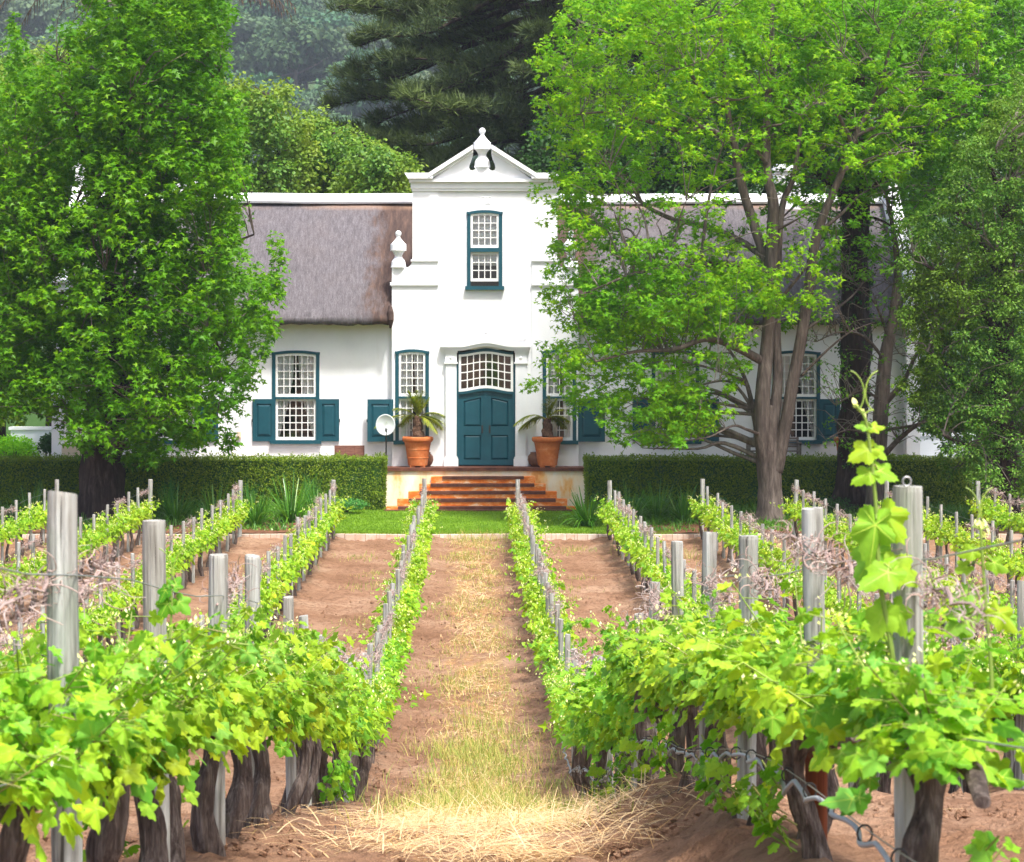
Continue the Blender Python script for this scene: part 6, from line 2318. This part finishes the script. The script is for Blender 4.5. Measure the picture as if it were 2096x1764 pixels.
def dry_tangle(seed, n, seg=3, thick=1.0):
    rg = np.random.default_rng(seed)
    m = MB()
    yy = np.linspace(-.52, .52, 15)
    m.tube(np.stack([.012 * np.sin(yy * 17 + seed), yy, 1.09 + .014 * np.sin(yy * 23 + 2 * seed)], 1), .0045 * thick, 4)
    for i in range(n):
        c = rg.uniform(-.5, .5)
        c += .10 * math.sin(c * 13 + seed)
        p = np.array([rg.normal(0, .018), c, 1.09 + rg.normal(0, .026) - .05 * max(0, math.sin(c * 13 + seed)) * rg.random()])
        d = rg.normal(0, 1, 3) * np.array([.8, 1.1, .9])
        d /= np.linalg.norm(d)
        pts = [p]
        k = 6
        L = rg.uniform(.04, .16)
        ax = rg.normal(0, 1, 3)
        for q in range(k):
            d = d + np.cross(ax, d) * .42 + rg.normal(0, .12, 3)
            d /= np.linalg.norm(d)
            pts.append(pts[-1] + d * L / k)
        m.tube(pts, np.linspace(rg.uniform(.0013, .0032) * thick, .001 * thick, k + 1), seg, closed=False)
    return m


def suckers(seed, n=26):
    rg = np.random.default_rng(seed)
    m = MB()
    T, N, tp, sz = [], [], [], []
    a0 = rg.uniform(0, 6.28)
    for i in range(4):
        a = a0 + rg.uniform(-.7, .7)
        z = rg.uniform(.05, .22)
        p = [(math.cos(a) * .06, math.sin(a) * .06, z), (math.cos(a) * .13, math.sin(a) * .13, z + .05), (math.cos(a) * .18, math.sin(a) * .2, z + .13)]
        m.tube(p, .003, 4, mi=1, closed=False)
        for j in range(n // 4):
            u = rg.uniform(.2, 1)
            q = np.array(p[0]) * (1 - u) + np.array(p[2]) * u + rg.normal(0, .03, 3)
            T.append(q)
            N.append(np.array([math.cos(a), math.sin(a), .6]) + rg.normal(0, .4, 3))
            tp.append(np.array([math.cos(a), math.sin(a), -.6]) + rg.normal(0, .3, 3))
            sz.append(rg.uniform(.035, .075))
    m.leaves(T, N, tp, sz, VINE_LEAF, 0)
    return m


ROWNAME = {-1: 'in the row left of the straw path', 1: 'in the row right of the straw path'}
for k in range(2, 8):
    ROWNAME[-k] = 'in the %s row left of the path' % ordinal(k)
    ROWNAME[k] = 'in the %s row right of the path' % ordinal(k)

# measured near posts: (row, x, top y)
NEAR_POST = {-1: [(135, 1010, .0395), (320, 1065, .0385), (445, 1135, .039), (515, 1138, .037)],
             1: [(1857, 995, .036), (1667, 1040, .033), (1530, 1097, .036), (1450, 1089, .033)]}


def post_mesh(h, r, name, mat='post_wood', seg=20, seed=0):
    m = MB()
    z = np.concatenate([[-.15], np.linspace(0, h - .012, 12), [h]])
    rr = np.full(len(z), r)
    rr[-1] = r * .96
    rg = np.random.default_rng(seed)
    pts = np.stack([.006 * np.sin(z * 2 + seed), .006 * np.cos(z * 3 + seed), z], 1)
    m.tube(pts, rr * (1 + rg.normal(0, .012, len(z))), seg, wob=.035, seed=seed, ridges=3)
    m.V[-1][:, 2] += np.where(m.V[-1][:, 2] > h - .03, m.V[-1][:, 0] * rg.normal(0, .12), 0)
    return m.mesh(name, mat, smooth=False)


def build_vineyard():
    near_f = [vine_foliage(500 + i, 19, 23, .064, NEAR_LEAF, vein=NEAR_VEIN) for i in range(6)]
    mid_f = [vine_foliage(520 + i, 16, 16, .095, STAR_LEAF, False, True) for i in range(4)]
    far_f = [vine_foliage(540 + i, 15, 15, .095, QUAD5, False, True) for i in range(4)]
    mats = ['vine_leaf', 'vine_tip', 'green_stem', 'leaf_vein']
    matf = ['vine_leaf_far', 'vine_tip', 'green_stem']
    near_m = [m.mesh('foliage', mats, True) for m in near_f]
    mid_m = [m.mesh('foliage', mats) for m in mid_f]
    far_m = [m.mesh('foliage', matf) for m in far_f]
    tr_n = [vine_trunk(600 + i).mesh('trunk', 'vine_bark', False) for i in range(6)]
    tr_f = [vine_trunk(620 + i, 8, 8).mesh('trunk', 'vine_bark', True) for i in range(3)]
    dr_n = [dry_tangle(640 + i, 105, 4).mesh('dry_tendrils', 'dry_cane') for i in range(4)]
    dr_f = [dry_tangle(660 + i, 80, 3, 1.7).mesh('dry_tendrils', 'dry_cane') for i in range(3)]
    sk = [suckers(680 + i).mesh('sucker_shoots', ['vine_leaf', 'green_stem']) for i in range(3)]
    rg = np.random.default_rng(99)

    def part(name, me, parent):
        o = bpy.data.objects.new(name, me)
        C.objects.link(o)
        o.parent = parent
        return o
    ROOTS = {}

    def vine(kf, ki, kt, kd, suck):
        key = (kf, ki, kt, kd, suck)
        if key in ROOTS:
            return copy_tree(ROOTS[key])
        o = thing('grapevine', 'x', 'grapevine', (0, 0, 0), 'grapevines in the vineyard rows')
        part('trunk', (tr_n if kf < 2 else tr_f)[kt], o)
        part('foliage', (near_m, mid_m, far_m)[kf][ki], o)
        if kd >= 0:
            part('dry_tendrils', (dr_n if kf == 0 else dr_f)[kd], o)
        if suck >= 0:
            part('sucker_shoots', sk[suck], o)
        kids_index(o)
        ROOTS[key] = o
        return o
    post_far = [post_mesh(1.22, .031, 'vine_post', seed=i, seg=10) for i in range(4)]
    end_post = post_mesh(1.30, .05, 'vine_post', seed=9, seg=12)
    proto_post = {}
    for k in (-6, -5, -4, -3, -2, -1, 1, 2, 3, 4, 5, 6, 7):
        xr = ROWX[k]
        lim = 1010 if k == -1 else 1080 if k < 0 else 1180 if k == 1 else 1230
        y0 = max(4.5 if k < 0 else 3.9, F * abs(xr) / lim)
        yend = 49.2
        if y0 > 47.5:
            continue
        nm = ROWNAME[k]
        # vines, numbered from the lawn end
        lim = lim
        ys = [yend]
        while ys[-1] - (1.16 if ys[-1] > 20 else .80) > y0:
            ys.append(ys[-1] - (1.16 if ys[-1] > 20 else .80))
        if k in NEAR_POST:
            ex = [F * abs(xr) / abs(q[0] - CX) - .22 for q in NEAR_POST[k]]
            ys = sorted([y for y in ys if min(abs(y - e) for e in ex) > .42] + ex, reverse=True)
        for i, y in enumerate(ys):
            y = y + rg.uniform(-.06, .06)
            kf = 0 if y < 17 else (1 if y < 27 else 2)
            ki = int(rg.integers(6 if kf == 0 else 4))
            kt = int(rg.integers(6 if kf < 2 else 3))
            kd = int(rg.integers(4 if kf == 0 else 3)) if rg.random() < (.6 if kf == 0 else .45 if k < -1 else .65) else -1
            su = int(rg.integers(3)) if (k == 1 and y < 17) or (k == -1 and y < 17 and rg.random() < .3) else -1
            o = vine(kf, ki, kt, kd, su)
            o.location = (xr + rg.normal(0, .02), y, gz(xr, y))
            o.rotation_euler = (0, 0, rg.normal(0, .04) + (math.pi if rg.random() < .5 else 0))
            sc = rg.uniform(.93, 1.08)
            zs = np.interp(y, [5, 9, 16], [.78, .84, 1.0] if k == 1 else [.90, .92, 1.0])
            o.scale = (sc, 1.12 if y > 20 else 1.0, sc * zs)
            o['label'] = 'leafy grapevine %s, %s from the lawn' % (nm, ordinal(i + 1))
        # posts, numbered from the lawn end
        spots = []
        lo = y0
        if k in NEAR_POST:
            lo = F * abs(xr) / (min(abs(q[0] - CX) for q in NEAR_POST[k])) + 1.2
        for y in np.arange(yend + .45, lo, -1.43):
            spots.append((y, None))
        if k in NEAR_POST:
            for x, yt, r in reversed(NEAR_POST[k]):
                spots.append((F * abs(xr) / abs(x - CX), (yt, r, x)))
        for i, (y, near) in enumerate(spots):
            z = gz(xr, y)
            lab = 'grey post %s, %s from the lawn' % (nm, ordinal(i + 1))
            if near:
                zt = EYE + (CY - near[0]) / F * y
                rusty = near[2] == 1667
                me = post_mesh(zt - z, near[1], 'vine_post', 'rusty_post_wood' if rusty else 'post_wood', 28, int(near[2]))
                o = bpy.data.objects.new('trellis_post', me)
                C.objects.link(o)
                if near[2] == 135:
                    lab = 'thickest weathered grey post left of the path, nearest the camera on that side'
                elif rusty:
                    lab = 'grey post with a rust red lower end wrapped by the drip hose'
                elif near[2] == 1857:
                    lab = 'thick pale post at the right with a small wire eye on its top'
                o.location = (xr, y, z)
            else:
                kk = 'end' if i == 0 else int(rg.integers(4))
                o = bpy.data.objects.new('trellis_post', end_post if i == 0 else post_far[kk])
                C.objects.link(o)
                o.location = (xr + rg.normal(0, .012), y, z + rg.normal(0, .03))
                if i == 0:
                    lab = 'grey end post at the lawn end, ' + nm
            tl = .003 if near else .012
            o.rotation_euler = (rg.normal(0, tl), rg.normal(0, tl), rg.uniform(0, 6.28))
            tag(o, lab, 'post', 'trellis posts in the vineyard rows')
        # wires
        for h, word in ((1.12, 'top'), (.60, 'lower')):
            yy = np.linspace(yend + .4, y0 - .4, 60)
            pts = [(xr + .03, y, gz(xr, y) + h * float(np.interp(y, [5, 9, 16], [.78, .84, 1.0] if k == 1 else [.90, .92, 1.0])) + .012 * math.sin(y * 2.2)) for y in yy]
            m = MB()
            m.tube(pts, .0022, 4, closed=False)
            o = m.build('trellis_wire', 'wire_metal')
            tag(o, '%s wire strung along the posts %s' % (word, nm), 'wire', 'trellis wires')
    # wire eye on the top of the near right post
    x, yt, r = NEAR_POST[1][0]
    return


build_vineyard()


def build_hose():
    X = .93
    ys = np.linspace(3.8, 23, 1500)
    H = thing('drip_hose', 'grey drip irrigation hose sagging along the right hand vine trunks', 'hose', (0, 0, 0))
    zc = np.array([gz(1.0, y) for y in ys]) + .26 + .05 * np.sin(ys * 1.1)
    wire = [(X, y, z) for y, z in zip(ys, zc)]
    m = MB()
    m.tube(wire, .0018, 5, closed=False)
    m.build('support_wire', 'wire_metal', H)
    m = MB()
    per = .42
    ph = (ys % per) / per
    sag = .055 * np.abs(np.sin(np.pi * ph)) * (0.6 + .5 * np.sin(ys * 3.1))
    hp = [(X - .004 - .012 * math.sin(p * 6.28), y, z - .014 - s) for y, z, s, p in zip(ys, zc, sag, ph)]
    m.tube(hp, .0068, 8, closed=False)
    m.build('hose', 'grey_hose', H, smooth=True)
    for i in range(30):
        y = 3.92 + i * per * 1.0
        if y > 17:
            break
        z = float(np.interp(y, ys, zc))
        m = MB()
        t = np.linspace(0, 2 * np.pi, 11)
        m.tube([(X - .003 + .018 * math.cos(a), y, z - .012 + .022 * math.sin(a)) for a in t], .0028, 5)
        m.build('tie', 'black_tie', H)


build_hose()


def tall_shoot(name, label, stem_px, Y, leaves_px, tips, stem_r=.006):
    """a shoot rising clear of the foliage; leaves at given picture heights but spread in depth"""
    b = P(stem_px[0][0], stem_px[0][1], Y)
    o = thing(name, label, 'vine shoot', b)
    B = np.array(b)
    p = smooth_path([P(x, y, Y) for x, y in stem_px], 5)
    m = MB()
    m.tube(p - B, np.linspace(stem_r, stem_r * .4, len(p)), 7)
    m.build('stem', 'green_stem', o)
    T, N, tp, sz = [], [], [], []
    q = MB()
    for x, y, size, nx, nz, tx, tz, dy in leaves_px:
        c = np.array(P(x, y, Y)) + np.array([0, dy, 0])
        j = int(np.argmin(np.linalg.norm(p - c, axis=1)))
        q.tube([p[j] - B, (p[j] + c) / 2 - B + np.array([0, 0, .01]), c - B], .0022, 5, mi=2)
        T.append(c - B)
        N.append((nx, -1.0, nz))
        tp.append((tx, -.25, tz))
        sz.append(size * .78 * Y / F)
    q.leaves(T, N, tp, sz, HERO_LEAF, 0)
    q.leaves(T, N, tp, sz, HERO_VEIN, 3)
    T, N, tp, sz = [], [], [], []
    for x, y, n in tips:
        for i in range(n):
            a = RNG.uniform(0, 6.28)
            T.append(np.array(P(x + RNG.normal(0, 5), y + RNG.normal(0, 5), Y)) - B)
            N.append((math.cos(a), -.6, .6))
            tp.append((math.cos(a), .2, .8))
            sz.append(RNG.uniform(14, 28) * Y / F)
    q.leaves(T, N, tp, sz, OVAL_LEAF, 1)
    q.build('foliage', ['vine_leaf', 'vine_tip', 'green_stem', 'leaf_vein'], o, smooth=True)
    # curling tendrils
    m = MB()
    for s in range(2):
        x0, y0 = stem_px[-2]
        pts = []
        for i in range(16):
            u = i / 15
            pts.append(np.array(P(x0 + (1 if s else -1) * (20 * u + 12 * math.sin(u * 7)), y0 - 90 * u - 14 * math.cos(u * 7), Y)) - B + np.array([0, .02 * u, 0]))
        m.tube(pts, .0018, 5)
    m.build('tendril', 'green_stem', o)


tall_shoot('vine_shoot', 'tall pale green vine shoot with big translucent leaves before the right post',
           [(1835, 1400), (1820, 1300), (1800, 1180), (1795, 1080), (1790, 1000), (1782, 930), (1772, 860), (1750, 828)], 5.15,
           [(1790, 1062, 120, .1, .15, -.15, -1, -.02), (1812, 1050, 95, -.3, .3, .5, -.8, .03), (1785, 965, 62, -.2, .8, -.9, -.35, 0), (1797, 962, 60, .2, .8, .9, -.35, .01), (1782, 918, 66, -.1, .5, -1, -.45, 0),
            (1793, 920, 42, .3, .5, .7, -.5, .02), (1822, 1165, 105, .0, .7, -.9, -.5, -.02), (1826, 1160, 95, .2, .6, .9, -.4, .02), (1812, 1250, 90, -.2, .2, -.5, -.9, 0), (1838, 1245, 85, .4, .3, .4, -.9, .03), (1776, 872, 34, 0, .8, -.9, .2, 0),
            (1784, 875, 36, 0, .8, .9, .3, 0), (1800, 1130, 100, -.2, .2, -.6, -.9, .05)],
           [(1752, 832, 4), (1768, 850, 3)], .007)
tall_shoot('vine_shoot', 'slender yellow green vine shoot standing up at the right edge',
           [(2030, 1420), (2026, 1330), (2018, 1240), (2012, 1160), (2008, 1100), (2004, 1075)], 5.4,
           [(1995, 1128, 45, -.2, .9, -1, .1, 0), (2030, 1150, 52, .2, .9, 1, -.35, 0), (1985, 1160, 40, -.2, .8, -.9, -.3, .02), (2040, 1250, 80, .3, .6, .8, -.6, 0), (1985, 1260, 85, -.3, .6, -.8, -.6, .02), (1990, 1210, 60, -.3, .6, -.8, -.3, .02)],
           [(2005, 1078, 6), (2020, 1090, 3)], .006)
tall_shoot('vine_shoot', 'young vine shoot with three round leaves between the left near posts',
           [(345, 1330), (350, 1270), (352, 1225), (348, 1205)], 6.9,
           [(345, 1232, 52, -.1, .3, -.5, -.9, 0), (362, 1230, 50, .2, .4, .7, -.7, .02), (340, 1205, 40, -.5, .5, -.4, -.9, 0), (355, 1202, 38, .3, .7, .3, .6, 0)],
           [(348, 1203, 2)], .005)


def post_eye():
    x, yt, r = NEAR_POST[1][0]
    Y = F * ROWX[1] / (x - CX)
    m = MB()
    t = np.linspace(0, 2 * np.pi, 14)
    z = EYE + (CY - yt) / F * Y
    m.tube([(ROWX[1] + .010 * math.cos(a) - .005, Y - .02, z + .012 + .011 * math.sin(a)) for a in t], .0025, 6)
    o = m.build('wire_eye', 'wire_metal')
    tag(o, 'small twisted wire eye standing on the thick right hand post', 'wire eye')


post_eye()


# ------------------------------------------------------------------ air
def haze():
    m = MB()
    m.box(-430, 430, -45, 905, -4, 300)
    t = NT('haze_air')
    t.t.nodes.remove(t.b)
    v = t.n('ShaderNodeVolumePrincipled')
    v.inputs['Color'].default_value = (.80, .90, 1.0, 1)
    v.inputs['Density'].default_value = .00028
    v.inputs['Anisotropy'].default_value = .2
    t.l(v.outputs[0], t.out.inputs['Volume'])
    o = m.build('haze', 'haze_air', kind='stuff')
    tag(o, 'pale bluish air thickening towards the wooded hill', 'haze')


haze()
